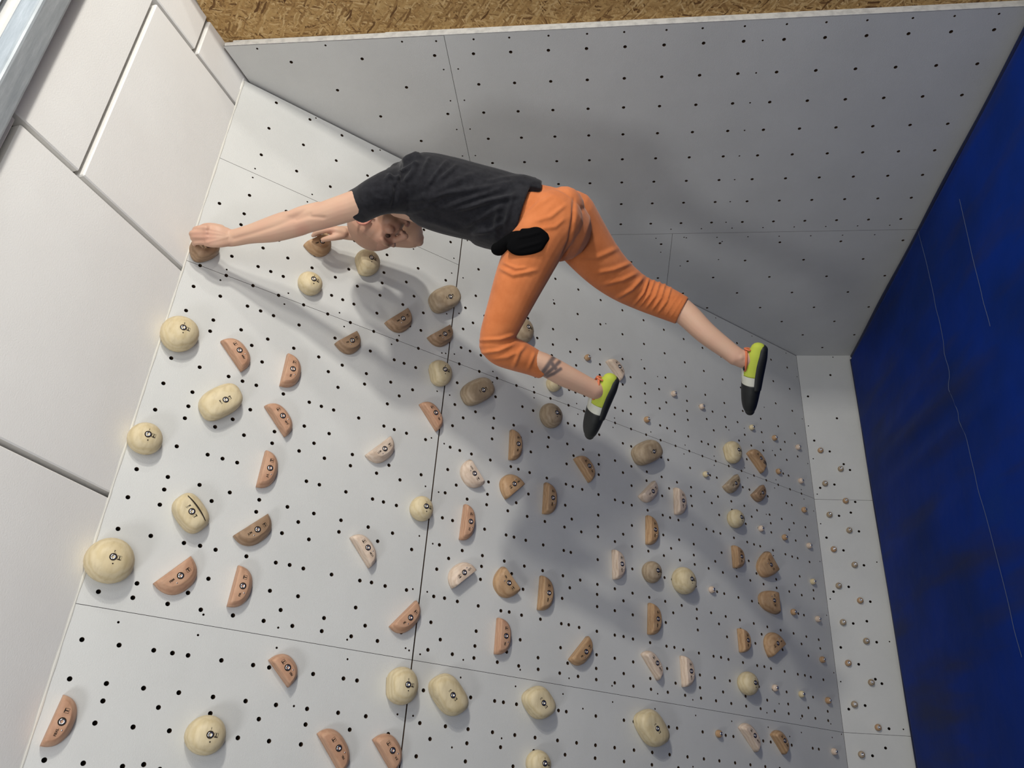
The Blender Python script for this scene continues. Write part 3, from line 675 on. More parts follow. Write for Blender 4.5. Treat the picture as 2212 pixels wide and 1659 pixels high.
LBL.update({(1270, 772): 'round foot chip above the near heel, highest on the overhang', (1456.4, 850): 'round foot chip alone between the two feet', (1398.2, 906): 'round foot chip just above the long seam right of the near shoe',
            (1517, 878): 'round foot chip left of the far shoe toe', (1625, 923): 'round foot chip just below the far shoe toe', (1674, 945.6): 'round foot chip between the far shoe toe and the base row',
            (1682.6, 1018): 'round foot chip on the long seam near the base row', (1525.3, 1024.2): 'round foot chip left of the small grey half-moon hold', (1644.9, 1141.4): 'round foot chip right of the pale ball above the small tan half-moon',
            (1695.9, 1160.4): 'round foot chip above the upper kidney-shaped hold', (1715, 1322): 'round foot chip right of the lower kidney-shaped hold', (1675.5, 1486): 'round foot chip right of the pale ball above the lower joint',
            (1732.7, 1499.4): 'round foot chip between that pale ball row and the base row, lower right', (1553.7, 1585): 'round foot chip under the lower joint left of the whitish half-moon', (1538.6, 1273.6): 'round foot chip right of the larger of two pale balls'})
for i, q in enumerate(MJ):
    p = on_wall(*q, off=0.012)
    chip(frame(BASE + XV * p[0] + UPV * p[1], XV, UPV, NV), LBL[q], 'foot chips on the overhanging wall', tn[i % 5])
rows = {True: 0, False: 0}
for i, p in enumerate(KJP):
    up_row = p[2] > 0.19; k = rows[up_row]; rows[up_row] += 1
    chip(frame((p[0], 0, p[2]), (1, 0, 0), (0, 0, 1), (0, -1, 0)), 'round foot chip on the white kick board, %s row, %s from the side wall' % ('upper' if up_row else 'lower', ORD[k]), 'foot chips on the kick board', 'grey' if i % 3 else 'tan')

# ---------------------------------------------------------------- the climber
IR, ID, IF = R[0], R[1], R[2]            # image right, image down, view direction (world vectors)
def proj(p):
    q = (np.asarray(p) - CAM) @ R.T; return np.stack([q[..., 0] / q[..., 2] * F + 1106, q[..., 1] / q[..., 2] * F + 829.5], -1)
def unit(v): v = np.asarray(v, float); return v / np.linalg.norm(v)
def catmull(P, sub):
    P = np.asarray(P, float); n = len(P); out = []
    for i in range(n - 1):
        p0 = P[max(i - 1, 0)]; p1 = P[i]; p2 = P[i + 1]; p3 = P[min(i + 2, n - 1)]
        for t in np.linspace(0, 1, sub, endpoint=False):
            out.append(0.5 * ((2 * p1) + (-p0 + p2) * t + (2 * p0 - 5 * p1 + 4 * p2 - p3) * t * t + (-p0 + 3 * p1 - 3 * p2 + p3) * t ** 3))
    out.append(P[-1]); return np.array(out)
def loft(cs, rad, side, n=20, sub=4, cap0='round', cap1='round', cup=0.03, power=1.0):
    """closed tube. rad: (a, b) per centre, a along `side`, b across it; cap 'cup' leaves a hollow hem"""
    rad = [(r, r) if np.isscalar(r) else r for r in rad]
    side = np.asarray(side, float)
    S_ = np.array([side] * len(cs)) if side.ndim == 1 else side
    data = np.hstack([np.asarray(cs, float), np.asarray(rad, float), S_])
    D_ = catmull(data, sub) if sub > 1 else data
    C, A, B, SV = D_[:, :3], D_[:, 3], D_[:, 4], D_[:, 5:]
    T = np.gradient(C, axis=0); T /= np.linalg.norm(T, axis=1)[:, None]
    rings = []
    def ring(c, t, s, a, b):
        s = unit(s - t * (s @ t)); q = np.cross(t, s); r = []
        for k in range(n):
            an = 2 * math.pi * k / n; cc, ss = math.cos(an), math.sin(an)
            r.append(c + s * a * math.copysign(abs(cc) ** power, cc) + q * b * math.copysign(abs(ss) ** power, ss))
        return np.array(r)
    def endcap(i, sgn, kind):
        c, t, s, a, b = C[i], T[i] * sgn, SV[i], A[i], B[i]; rs = []
        if kind == 'round':
            for an in (0.35, 0.75, 1.1, 1.4): rs.append(ring(c + t * min(a, b) * math.sin(an) * 0.9, T[i], s, a * math.cos(an), b * math.cos(an)))
        elif kind == 'cup':
            e = 0.011
            rs.append(ring(c + t * 0.003, T[i], s, a - e * 0.4, b - e * 0.4)); rs.append(ring(c, T[i], s, a - e, b - e)); rs.append(ring(c - t * cup, T[i], s, a - e * 1.15, b - e * 1.15))
        return rs
    e0 = endcap(0, -1, cap0); e1 = endcap(len(C) - 1, 1, cap1)
    rings = e0[::-1] + [ring(C[i], T[i], SV[i], A[i], B[i]) for i in range(len(C))] + e1
    v = np.vstack(rings); f = []
    for i in range(len(rings) - 1):
        for k in range(n): a = i * n + k; b = i * n + (k + 1) % n; f.append((a, b, b + n, a + n))
    f.append(tuple(range(n))[::-1]); f.append(tuple((len(rings) - 1) * n + k for k in range(n)))
    return v, f
def blob(c, ax, rr, n=16, m=10):
    "ellipsoid with axes ax (3 unit vectors) and radii rr"
    v, f = [], []
    for i in range(m + 1):
        ph = -math.pi / 2 + math.pi * (i + 0.001) / (m + 0.002)
        for k in range(n):
            t = 2 * math.pi * k / n
            v.append(np.asarray(c) + ax[0] * rr[0] * math.cos(ph) * math.cos(t) + ax[1] * rr[1] * math.cos(ph) * math.sin(t) + ax[2] * rr[2] * math.sin(ph))
    for i in range(m):
        for k in range(n): a = i * n + k; b = i * n + (k + 1) % n; f.append((a, b, b + n, a + n))
    f.append(tuple(range(n))[::-1]); f.append(tuple(m * n + k for k in range(n)))
    return np.array(v), f
def join(parts):
    v, f, o = [], [], 0
    for a, b in parts:
        v.append(a); f += [tuple(i + o for i in q) for q in b]; o += len(a)
    return np.vstack(v), f
def union(name, parts, voxel, smooth_it, fac=0.5):
    v, f = join(parts); me = mesh(name, v, f)
    bm = bmesh.new(); bm.from_mesh(me); bmesh.ops.recalc_face_normals(bm, faces=bm.faces[:]); bm.to_mesh(me); bm.free()
    o = bpy.data.objects.new(name, me); COL.objects.link(o)
    rm = o.modifiers.new('r', 'REMESH'); rm.mode = 'VOXEL'; rm.voxel_size = voxel
    if smooth_it:
        sm = o.modifiers.new('s', 'SMOOTH'); sm.factor = fac; sm.iterations = smooth_it
    r = bpy.data.meshes.new_from_object(o.evaluated_get(bpy.context.evaluated_depsgraph_get()))
    bpy.data.objects.remove(o); r.name = name
    r.polygons.foreach_set('use_smooth', [True] * len(r.polygons))
    return r
def get_v(me):
    a = np.empty(len(me.vertices) * 3); me.vertices.foreach_get('co', a); return a.reshape(-1, 3)
def set_v(me, v): me.vertices.foreach_set('co', np.ascontiguousarray(v).ravel()); me.update()
def get_n(me):
    a = np.empty(len(me.vertices) * 3); me.vertex_normals.foreach_get('vector', a); return a.reshape(-1, 3)
def seg_dist(q, poly):
    best = np.full(len(q), 1e9); tt = np.zeros(len(q)); P = np.asarray(poly, float)
    ln = np.linalg.norm(np.diff(P, axis=0), axis=1); tot = ln.sum(); acc = 0
    for i in range(len(P) - 1):
        d = P[i + 1] - P[i]; t = np.clip(((q - P[i]) @ d) / (d @ d), 0, 1)
        e = np.linalg.norm(q - P[i] - t[:, None] * d, axis=1); m = e < best
        best[m] = e[m]; tt[m] = ((acc + t * ln[i]) / tot)[m]; acc += ln[i]
    return best, tt
def folds(me, lines, gain=1.0):
    "raise cloth folds: each line (polyline on the near side, width, height) pushes the cloth along its normal"
    v, nn = get_v(me), get_n(me); q = proj(v); face = -(nn @ IF)
    wgt = np.clip(face * 2.5 + 0.3, 0, 1); disp = np.zeros(len(v))
    for poly, wd, amp in lines:
        d, t = seg_dist(q, poly); end = np.clip(np.minimum(t, 1 - t) * 5 + 0.15, 0, 1)
        disp += gain * amp * (np.exp(-(d / wd) ** 2) - 0.38 * np.exp(-(d / (2.1 * wd)) ** 2)) * end * wgt
    set_v(me, v + nn * disp[:, None])
def add_color(me, cols):
    at_ = me.color_attributes.new('Col', 'FLOAT_COLOR', 'POINT'); c4 = np.ones((len(cols), 4), np.float32); c4[:, :3] = cols
    at_.data.foreach_set('color', c4.ravel())

P3 = lambda x, y, d: at(x, y, d)
# joints ------------------------------------------------------------------
LS, LE, LWr = P3(822, 425, 2.78), P3(648, 482, 2.93), P3(503, 514, 3.035)
RS_, RE, RW = P3(888, 392, 3.08), P3(890, 511, 3.31), P3(748, 503, 3.285)
NK = P3(866, 428, 2.99)
PEL = P3(1172, 476, 2.82)
LH, LK, LA = P3(1180, 500, 2.72), P3(1076, 742, 2.66), P3(1284, 842, 2.78)
RHp, RK, RA = P3(1232, 478, 2.93), P3(1398, 622, 3.06), P3(1590, 770, 3.02)
# head frame
hf = unit(0.76 * IR + 0.65 * ID - 0.10 * IF)
hu = -0.65 * IR + 0.76 * ID + 0.25 * IF; hu = unit(hu - hf * (hu @ hf)); hl = np.cross(hu, hf)
HC = P3(815, 473, 3.09)
HK = 1.07
H_ = lambda f_, l_, u_: HC + (hf * f_ + hl * l_ + hu * u_) * HK
HAX = (hf, hl, hu)
parts = []
# head
parts.append(blob(H_(0.000, 0, 0.040), HAX, (0.098, 0.076, 0.080), 28, 18))
parts.append(blob(H_(0.050, 0, 0.035), HAX, (0.050, 0.062, 0.055), 24, 14))
parts.append(blob(H_(0.040, 0, -0.025), HAX, (0.055, 0.060, 0.062), 24, 14))
parts.append(blob(H_(0.058, 0, -0.070), HAX, (0.040, 0.043, 0.034), 20, 12))
parts.append(blob(H_(0.088, 0, -0.088), HAX, (0.018, 0.022, 0.018), 14, 10))
parts.append(loft([H_(0.096, 0, 0.022), H_(0.108, 0, 0.000), H_(0.120, 0, -0.018)], [(0.008, 0.010), (0.010, 0.013), (0.013, 0.013)], hl, 14, 3))
parts.append(blob(H_(0.104, 0.012, -0.022), HAX, (0.010, 0.008, 0.009), 10, 8)); parts.append(blob(H_(0.104, -0.012, -0.022), HAX, (0.010, 0.008, 0.009), 10, 8))
for s in (1, -1):
    parts.append(loft([H_(0.095, s * 0.010, 0.034), H_(0.094, s * 0.030, 0.040), H_(0.078, s * 0.050, 0.034)], [0.008, 0.010, 0.008], hu, 12, 3))
    parts.append(blob(H_(0.072, s * 0.042, -0.008), HAX, (0.022, 0.020, 0.018), 14, 10))
    # ear: rim and lobe
    er = [H_(0.012, s * 0.074, 0.000), H_(0.008, s * 0.086, 0.024), H_(-0.010, s * 0.094, 0.034), H_(-0.026, s * 0.095, 0.022), H_(-0.024, s * 0.090, 0.000), H_(-0.010, s * 0.082, -0.020), H_(0.004, s * 0.076, -0.026)]
    parts.append(loft(er, [0.005, 0.0055, 0.006, 0.006, 0.006, 0.0065, 0.006], hl, 10, 4))
    parts.append(blob(H_(-0.008, s * 0.078, 0.004), HAX, (0.016, 0.008, 0.024), 14, 10))
parts.append(blob(H_(0.101, 0, -0.050), HAX, (0.009, 0.020, 0.006), 14, 8)); parts.append(blob(H_(0.099, 0, -0.060), HAX, (0.009, 0.018, 0.006), 14, 8))
# neck and torso core (under the shirt)
parts.append(loft([H_(-0.012, 0, -0.01), H_(-0.010, 0, -0.07), NK, P3(900, 425, 2.90)], [(0.056, 0.058), (0.054, 0.056), (0.062, 0.060), (0.10, 0.08)], hl, 20, 4))
parts.append(loft([P3(868, 418, 2.90), P3(930, 424, 2.89), P3(1010, 440, 2.86), P3(1090, 458, 2.83), P3(1160, 472, 2.82), P3(1215, 490, 2.82)],
                  [(0.13, 0.085), (0.155, 0.105), (0.145, 0.105), (0.135, 0.098), (0.15, 0.10), (0.13, 0.09)], IF, 24, 4))
# left arm
def between(a, b, t, off=0): return a * (1 - t) + b * t + off
bend = ID * 0.004
parts.append(loft([P3(858, 420, 2.84), LS, between(LS, LE, 0.3), between(LS, LE, 0.62), between(LS, LE, 0.9), LE],
                  [(0.062, 0.060), (0.058, 0.057), (0.050, 0.050), (0.047, 0.047), (0.042, 0.043), (0.042, 0.043)], IF, 20, 4))
parts.append(loft([between(LS, LE, 0.92), LE, between(LE, LWr, 0.18, -ID * 0.003), between(LE, LWr, 0.42), between(LE, LWr, 0.75), LWr, P3(487, 512, 3.04)],
                  [(0.040, 0.041), (0.041, 0.044), (0.043, 0.049), (0.040, 0.046), (0.031, 0.034), (0.024, 0.031), (0.022, 0.034)], IF, 20, 4))
parts.append(blob(P3(648, 497, 2.925), (unit(LE - LS), ID, IF), (0.030, 0.018, 0.020), 12, 8))          # elbow point
parts.append(loft([P3(690, 445, 2.89), P3(648, 460, 2.915), P3(600, 478, 2.95)], [(0.020, 0.016), (0.026, 0.022), (0.020, 0.016)], IF, 12, 4))   # forearm muscle
# left hand : back of the hand to the camera, fingers hooked over the hold
parts.append(loft([P3(492, 512, 3.035), P3(474, 511, 3.03), P3(456, 509, 3.035), P3(447, 508, 3.045)], [(0.018, 0.034), (0.018, 0.040), (0.016, 0.042), (0.012, 0.040)], IF, 20, 4, power=0.85))
FL = [((443, 492), (427, 493.5), (421, 496), 0.0095, 0.0), ((444, 502), (418, 503), (414, 506), 0.0098, 0.0), ((445, 512), (420, 511.5), (417, 515), 0.0098, 0.0), ((448, 523), (424, 524), (420, 527), 0.0090, 0.004)]
for i, (m, pp, dd, r, dz) in enumerate(FL):
    parts.append(loft([P3(m[0] + 12, m[1], 3.035), P3(*m, 3.034 + dz), P3(*pp, 3.052 + dz), P3(*dd, 3.078 + dz), P3(dd[0] + 3, dd[1] + 2, 3.103 + dz)], [r * 0.95, r * 1.12, r * 1.08, r, r * 0.85], IF, 12, 4))
    parts.append(blob(P3(m[0] + 1, m[1], 3.027), (IR, ID, IF), (0.011, 0.0095, 0.008), 10, 8))
parts.append(loft([P3(478, 494, 3.045), P3(460, 489, 3.062), P3(444, 488, 3.078), P3(432, 492, 3.090)], [0.015, 0.0125, 0.0105, 0.009], IF, 12, 4))
# right arm
parts.append(loft([P3(900, 410, 2.97), RS_, between(RS_, RE, 0.35, IF * 0.01), between(RS_, RE, 0.7), RE], [(0.06, 0.06), (0.056, 0.056), (0.050, 0.048), (0.045, 0.043), (0.042, 0.041)], IF, 20, 4))
parts.append(loft([between(RS_, RE, 0.93), RE + IR * 0.004, between(RE, RW, 0.2), between(RE, RW, 0.45), between(RE, RW, 0.78), RW, P3(735, 502, 3.28)],
                  [(0.040, 0.041), (0.041, 0.046), (0.043, 0.047), (0.040, 0.043), (0.030, 0.032), (0.024, 0.028), (0.024, 0.026)], IF, 20, 4))
parts.append(blob(P3(904, 521, 3.31), (unit(RE - RW), ID, IF), (0.022, 0.022, 0.022), 12, 8))
# right hand : thumb side toward the camera
parts.append(loft([P3(742, 503, 3.265), P3(727, 500, 3.265), P3(712, 498, 3.268)], [(0.034, 0.022), (0.040, 0.022), (0.038, 0.016)], IF, 18, 4))
for i, (m, pp, tt_, r) in enumerate([((711, 496), (686, 501), (676, 509), 0.0098), ((712, 494), (687, 499), (677, 508), 0.0100), ((713, 495), (690, 500), (680, 508), 0.0098), ((714, 497), (695, 501), (686, 508), 0.009)]):
    z0 = 3.235 + i * 0.022
    parts.append(loft([P3(m[0] + 9, m[1] + 2, z0), P3(*m, z0), P3(*pp, z0 + 0.012), P3(*tt_, z0 + 0.030)], [r, r * 1.12, r * 1.02, r * 0.85], IF, 12, 5))
parts.append(loft([P3(738, 508, 3.250), P3(724, 512, 3.232), P3(709, 515, 3.232), P3(697, 518, 3.248)], [0.018, 0.0145, 0.0118, 0.0095], IF, 12, 5))
# legs under the trousers, bare shins, feet inside the shoes
parts.append(loft([P3(1190, 478, 2.77), P3(1166, 515, 2.71), P3(1130, 590, 2.685), P3(1098, 665, 2.67), P3(1076, 725, 2.665), P3(1073, 746, 2.665)], [0.075, 0.075, 0.065, 0.054, 0.045, 0.040], IF, 18, 4))
parts.append(loft([P3(1078, 748, 2.667), P3(1120, 769, 2.69), between(LK, LA, 0.45, -ID * 0.003), between(LK, LA, 0.68), between(LK, LA, 0.90), LA], [0.040, (0.044, 0.040), (0.046, 0.0395), (0.042, 0.0395), (0.034, 0.0345), (0.032, 0.033)], IF, 20, 4))
parts.append(loft([P3(1226, 472, 2.88), P3(1254, 510, 2.93), P3(1298, 566, 2.97), P3(1340, 604, 3.01), P3(1382, 630, 3.05)], [0.070, 0.072, 0.062, 0.052, 0.046], IF, 18, 4))
parts.append(loft([P3(1386, 632, 3.05), P3(1425, 648, 3.055), P3(1473, 671, 3.05), between(RK, RA, 0.66), between(RK, RA, 0.92), RA], [0.045, (0.046, 0.048), (0.048, 0.047), (0.042, 0.0415), (0.034, 0.035), (0.032, 0.035)], IF, 20, 4))
SHOES = [(P3(1338, 827, 2.80), P3(1280, 940, 2.885), LA, P3(1347, 885, 2.84)), (P3(1660, 757, 3.03), P3(1627, 888, 3.105), RA, P3(1672, 825, 3.07))]
for hl_, toe, A_, ref in SHOES:
    ax = unit(toe - hl_); up_ = A_ - ref; up_ = unit(up_ - ax * (up_ @ ax)); Ls = np.linalg.norm(toe - hl_)
    S0 = lambda t, h_: hl_ + ax * Ls * t + up_ * h_
    parts.append(loft([A_, between(A_, S0(0.22, 0.05), 0.55), S0(0.20, 0.045)], [0.032, (0.031, 0.034), 0.026], IF, 16, 4))
    parts.append(loft([S0(0.16, 0.036), S0(0.35, 0.038), S0(0.6, 0.030), S0(0.85, 0.018)], [0.022, 0.028, 0.022, 0.012], IF, 14, 4))
    parts.append(blob(between(A_, S0(0.22, 0.06), 0.25) - IF * 0.022, (IR, ID, IF), (0.015, 0.015, 0.013), 12, 8))
body = union('person', parts, 0.0038, 4, 0.5)
v = get_v(body); q = proj(v); nrm = get_n(body)
# eye sockets pressed in, cheeks left proud
loc = (v - HC) @ np.stack([hf, hl, hu], 1) / HK
for s in (1, -1):
    d2 = ((loc[:, 0] - 0.090) / 0.022) ** 2 + ((loc[:, 1] - s * 0.031) / 0.016) ** 2 + ((loc[:, 2] - 0.017) / 0.011) ** 2
    v = v - hf * (0.008 * np.exp(-d2))[:, None]
# tendons and veins on the back of the left hand, the muscle groove of the forearm
for poly, wd, amp in [([(447, 502), (470, 505), (492, 510)], 2.2, 0.0016), ([(447, 512), (470, 513), (492, 512)], 2.2, 0.0016), ([(450, 523), (470, 518), (490, 514)], 2.2, 0.0015), ([(446, 493), (468, 498), (492, 506)], 2.2, 0.0014),
                      ([(505, 516), (545, 505), (590, 490), (640, 470), (668, 462)], 5.0, -0.0035), ([(640, 476), (665, 468), (700, 470)], 4, -0.003)]:
    d, t = seg_dist(q, poly); v = v + nrm * (amp * np.exp(-(d / wd) ** 2) * np.clip(-(nrm @ IF) * 2, 0, 1))[:, None]
set_v(body, v)
# skin colours: flush at joints and ears, beard, brows, lips, tattoo, painted shade on the head
base = np.array([0.60, 0.385, 0.275]); red = np.array([0.58, 0.27, 0.20]); brown = np.array([0.14, 0.085, 0.05])
cols = np.tile(base, (len(v), 1))
def mixc(mask, c): 
    global cols
    m = np.clip(mask, 0, 1)[:, None]; cols = cols * (1 - m) + np.asarray(c) * m
nz_ = 0.5 + 0.5 * np.sin(v[:, 0] * 61 + np.sin(v[:, 1] * 47) * 2) * np.sin(v[:, 2] * 53 + np.sin(v[:, 0] * 71))
mixc(0.18 * nz_, red)
for cx_, cy_, rr_, a_ in ((445, 508, 22, 0.45), (420, 508, 10, 0.35), (655, 497, 16, 0.55), (709, 498, 14, 0.4), (1290, 850, 22, 0.25), (1588, 776, 20, 0.25)):
    mixc(a_ * np.exp(-((q[:, 0] - cx_) ** 2 + (q[:, 1] - cy_) ** 2) / rr_ ** 2) , red)
inhead = ((loc[:, 0] - 0.02) / 0.118) ** 2 + (loc[:, 1] / 0.09) ** 2 + ((loc[:, 2] - 0.005) / 0.135) ** 2 < 1.15
mixc(0.6 * inhead, (0.42, 0.215, 0.15))  # whole head darkened in colour for the shade under the shirt
ear = (np.abs(loc[:, 1]) > 0.074) & (np.abs(loc[:, 1]) < 0.108) & (np.abs(loc[:, 0] + 0.006) < 0.034) & (np.abs(loc[:, 2] - 0.004) < 0.045); mixc(0.7 * ear, (0.62, 0.22, 0.17))
E3 = lambda c, r: np.exp(-(((loc - np.array(c)) / np.array(r)) ** 2).sum(1))
for s in (1, -1):
    mixc(0.9 * E3((0.097, s * 0.031, 0.040), (0.02, 0.017, 0.0055)), brown)
    mixc(0.75 * E3((0.02, s * 0.066, -0.035), (0.022, 0.02, 0.030)) * inhead, brown)                     # sideburn and jaw beard
    mixc(0.7 * E3((0.050, s * 0.052, -0.062), (0.032, 0.025, 0.026)), brown); mixc(0.55 * E3((0.090, s * 0.031, 0.010), (0.016, 0.014, 0.0035)), brown)
    mixc(0.5 * E3((0.035, s * 0.066, 0.045), (0.02, 0.02, 0.02)) * inhead, brown)
mixc(0.75 * E3((0.095, 0, -0.082), (0.03, 0.032, 0.018)), brown); mixc(0.6 * E3((0.108, 0, -0.040), (0.012, 0.024, 0.006)), brown)
mixc(0.8 * E3((0.108, 0, -0.055), (0.014, 0.018, 0.006)), (0.40, 0.15, 0.12))
mixc(0.30 * (inhead & (loc[:, 2] > 0.055) & (loc[:, 0] < 0.07)), (0.22, 0.15, 0.10))                      # cropped scalp
for s in (1, -1): mixc(1.0 * E3((0.113, s * 0.009, -0.029), (0.007, 0.0045, 0.0045)), (0.06, 0.03, 0.025))
for cx_, cy_, rr_, a_ in ((838, 464, 13, 0.75), (856, 474, 11, 0.7), (870, 486, 9, 0.75), (820, 470, 8, 0.4)):
    mixc(a_ * inhead * np.exp(-((q[:, 0] - cx_) ** 2 + (q[:, 1] - cy_) ** 2) / rr_ ** 2), brown)
tat = np.zeros(len(v))
for poly, wd in (([(1172, 806), (1186, 786), (1196, 772)], 5.5), ([(1178, 810), (1194, 796), (1208, 782)], 4.5), ([(1182, 813), (1196, 807), (1211, 797)], 4.0), ([(1190, 782), (1200, 796)], 5)):
    d, t = seg_dist(q, poly); tat = np.maximum(tat, np.exp(-(d / wd) ** 4))
mixc(0.85 * tat * (-(nrm @ IF) > 0), (0.07, 0.065, 0.075))
add_color(body, cols)
SKIN = material('skin', (0.6, 0.39, 0.28), 0.5, spec=0.35)
an = N(SKIN, 'ShaderNodeAttribute', attribute_name='Col'); L(SKIN, an.outputs['Color'], bsdf(SKIN).inputs['Base Color'])
bsdf(SKIN).inputs['Subsurface Weight'].default_value = 0.08; bsdf(SKIN).inputs['Subsurface Radius'].default_value = (0.01, 0.004, 0.002)
bump(SKIN, None, 180, 0.12, 0.001, 3)
person = obj('person', body, SKIN)
tag(person, 'climber in black t-shirt and orange trousers hanging from two wooden holds, feet swinging free', 'person')
EYE = material('eye_under_lid', (0.10, 0.06, 0.045), 0.6, spec=0.1); IRIS = material('dark_iris', (0.02, 0.014, 0.011), 0.5, spec=0.1)
for s in (1, -1):
    e = blob(H_(0.0755, s * 0.031, 0.015), HAX, (0.0115, 0.0125, 0.0085), 16, 12); eo = obj('eye', mesh('eye', *e, True), EYE, person)
    i_ = blob(H_(0.0828, s * 0.031, 0.0135), HAX, (0.0048, 0.0055, 0.0055), 12, 8); obj('iris', mesh('iris', *i_, True), IRIS, eo)

# t-shirt -----------------------------------------------------------------
SHIRT = material('charcoal_cotton', (0.013, 0.013, 0.016), 0.85, spec=0.12)
s_, _n = noise_col(SHIRT, [(0.35, (0.010, 0.010, 0.013)), (0.65, (0.017, 0.017, 0.021))], 60, 4)
bump(SHIRT, s_, 500, 0.25, 0.0008, 3); bsdf(SHIRT).inputs['Sheen Weight'].default_value = 0.12; bsdf(SHIRT).inputs['Sheen Roughness'].default_value = 0.5
sp = []
sp.append(loft([P3(856, 408, 2.90), P3(880, 408, 2.90), P3(915, 410, 2.89), P3(965, 423, 2.87), P3(1020, 437, 2.85), P3(1075, 451, 2.835), P3(1112, 463, 2.825), P3(1135, 470, 2.82)],
               [(0.12, 0.075), (0.165, 0.105), (0.178, 0.125), (0.176, 0.132), (0.170, 0.131), (0.168, 0.130), (0.172, 0.133), (0.176, 0.139)], IF, 30, 5, 'round', 'cup', cup=0.05))
sp.append(loft([P3(884, 410, 2.86), P3(850, 413, 2.80), P3(815, 424, 2.785), P3(790, 437, 2.815), P3(773, 446, 2.84)], [(0.085, 0.085), (0.080, 0.076), (0.068, 0.065), (0.062, 0.060), (0.061, 0.060)], IF, 24, 5, 'round', 'cup', cup=0.03))
sp.append(loft([P3(905, 410, 2.97), P3(895, 388, 3.05), P3(886, 402, 3.10), P3(884, 430, 3.16), P3(886, 448, 3.19)], [(0.085, 0.085), (0.075, 0.075), (0.064, 0.066), (0.060, 0.060), (0.060, 0.058)], IF, 24, 5, 'round', 'cup', cup=0.03))
sp.append(blob(P3(900, 362, 2.955), (IR, ID, IF), (0.045, 0.050, 0.06), 14, 10))
sp.append(blob(P3(868, 378, 2.93), (IR, ID, IF), (0.05, 0.045, 0.07), 14, 10))
# the hem dips at the back
sp.append(loft([P3(1100, 420, 2.82), P3(1135, 418, 2.82), P3(1166, 422, 2.82)], [(0.12, 0.055), (0.125, 0.055), (0.125, 0.040)], IF, 24, 4, 'round', 'flat'))
sp.append(loft([P3(1040, 500, 2.82), P3(1066, 512, 2.82), P3(1082, 524, 2.82)], [(0.13, 0.05), (0.13, 0.045), (0.12, 0.036)], IF, 24, 4, 'round', 'flat'))
shirt = union('t_shirt', sp, 0.0045, 5)
folds(shirt, [([(905, 440), (965, 417), (1047, 406), (1128, 390)], 7, 0.009), ([(952, 452), (1020, 428), (1101, 403)], 6, 0.008), ([(962, 458), (1047, 437), (1123, 419)], 7, 0.008),
              ([(930, 338), (918, 360), (911, 382)], 5, 0.007), ([(968, 345), (945, 372), (922, 402)], 5, 0.007), ([(990, 355), (965, 375), (948, 388)], 5, 0.006), ([(900, 345), (890, 372), (872, 395)], 6, 0.008), ([(870, 352), (862, 380), (850, 402)], 5, 0.007),
              ([(845, 375), (836, 385), (828, 392)], 5, 0.005), ([(912, 338), (898, 334), (880, 342), (868, 352)], 5, 0.012), ([(905, 352), (885, 358), (866, 372)], 4, 0.009), ([(838, 378), (852, 384), (866, 384)], 4, 0.007), ([(850, 395), (856, 412), (850, 440), (846, 452)], 5, -0.008), ([(1112, 415), (1100, 450), (1090, 492)], 5, 0.006), ([(1080, 440), (1072, 480), (1070, 515)], 7, 0.007),
              ([(1000, 490), (1040, 470), (1090, 440)], 7, 0.007), ([(1010, 505), (1055, 500), (1090, 480)], 5, 0.006), ([(790, 408), (808, 425), (830, 432)], 5, 0.004), ([(900, 470), (940, 480), (1000, 500)], 8, 0.006), ([(870, 460), (900, 455), (935, 440)], 6, 0.005), ([(880, 440), (930, 420), (1000, 385), (1040, 372)], 8, 0.006), ([(1000, 452), (1060, 432), (1118, 425)], 5, 0.006), ([(1045, 395), (1090, 385), (1140, 380)], 6, 0.006), ([(1140, 392), (1150, 402), (1170, 408)], 4, 0.005)], 1.45)
obj('t_shirt', shirt, SHIRT, person)

# trousers ----------------------------------------------------------------
PANTS = material('orange_cotton', (0.56, 0.18, 0.06), 0.85, spec=0.12)
s_, _n = noise_col(PANTS, [(0.35, (0.50, 0.150, 0.048)), (0.65, (0.58, 0.185, 0.064))], 14, 5)
bump(PANTS, s_, 420, 0.3, 0.0009, 3); bsdf(PANTS).inputs['Sheen Weight'].default_value = 0.15
tp = []
tp.append(loft([P3(1108, 464, 2.82), P3(1150, 474, 2.82), P3(1185, 486, 2.82), P3(1215, 498, 2.825)], [(0.150, 0.108), (0.160, 0.120), (0.165, 0.125), (0.14, 0.110)], IF, 28, 5))
tp.append(loft([P3(1196, 470, 2.735), P3(1166, 515, 2.705), P3(1129, 590, 2.68), P3(1098, 665, 2.665), P3(1075, 722, 2.66), P3(1069, 748, 2.66)], [(0.098, 0.105), (0.098, 0.098), (0.088, 0.088), (0.072, 0.072), (0.060, 0.060), (0.055, 0.052)], IF, 26, 5))
tp.append(loft([P3(1066, 742, 2.66), P3(1085, 756, 2.668), P3(1120, 769, 2.69), P3(1150, 782, 2.71), P3(1174, 794, 2.725)], [(0.056, 0.052), (0.062, 0.056), (0.062, 0.054), (0.055, 0.047), (0.050, 0.042)], IF, 24, 5, 'round', 'cup', cup=0.025))
tp.append(loft([P3(1228, 466, 2.90), P3(1254, 512, 2.93), P3(1298, 568, 2.97), P3(1340, 606, 3.01), P3(1382, 632, 3.05), P3(1425, 649, 3.055), P3(1473, 671, 3.05)], [(0.095, 0.100), (0.094, 0.100), (0.084, 0.086), (0.074, 0.074), (0.064, 0.064), (0.062, 0.063), (0.056, 0.055)], IF, 26, 5, 'round', 'cup', cup=0.025))
tp.append(blob(P3(1218, 452, 2.80), (IR, ID, IF), (0.072, 0.076, 0.11), 18, 12))
pants = union('trousers', tp, 0.0045, 4)
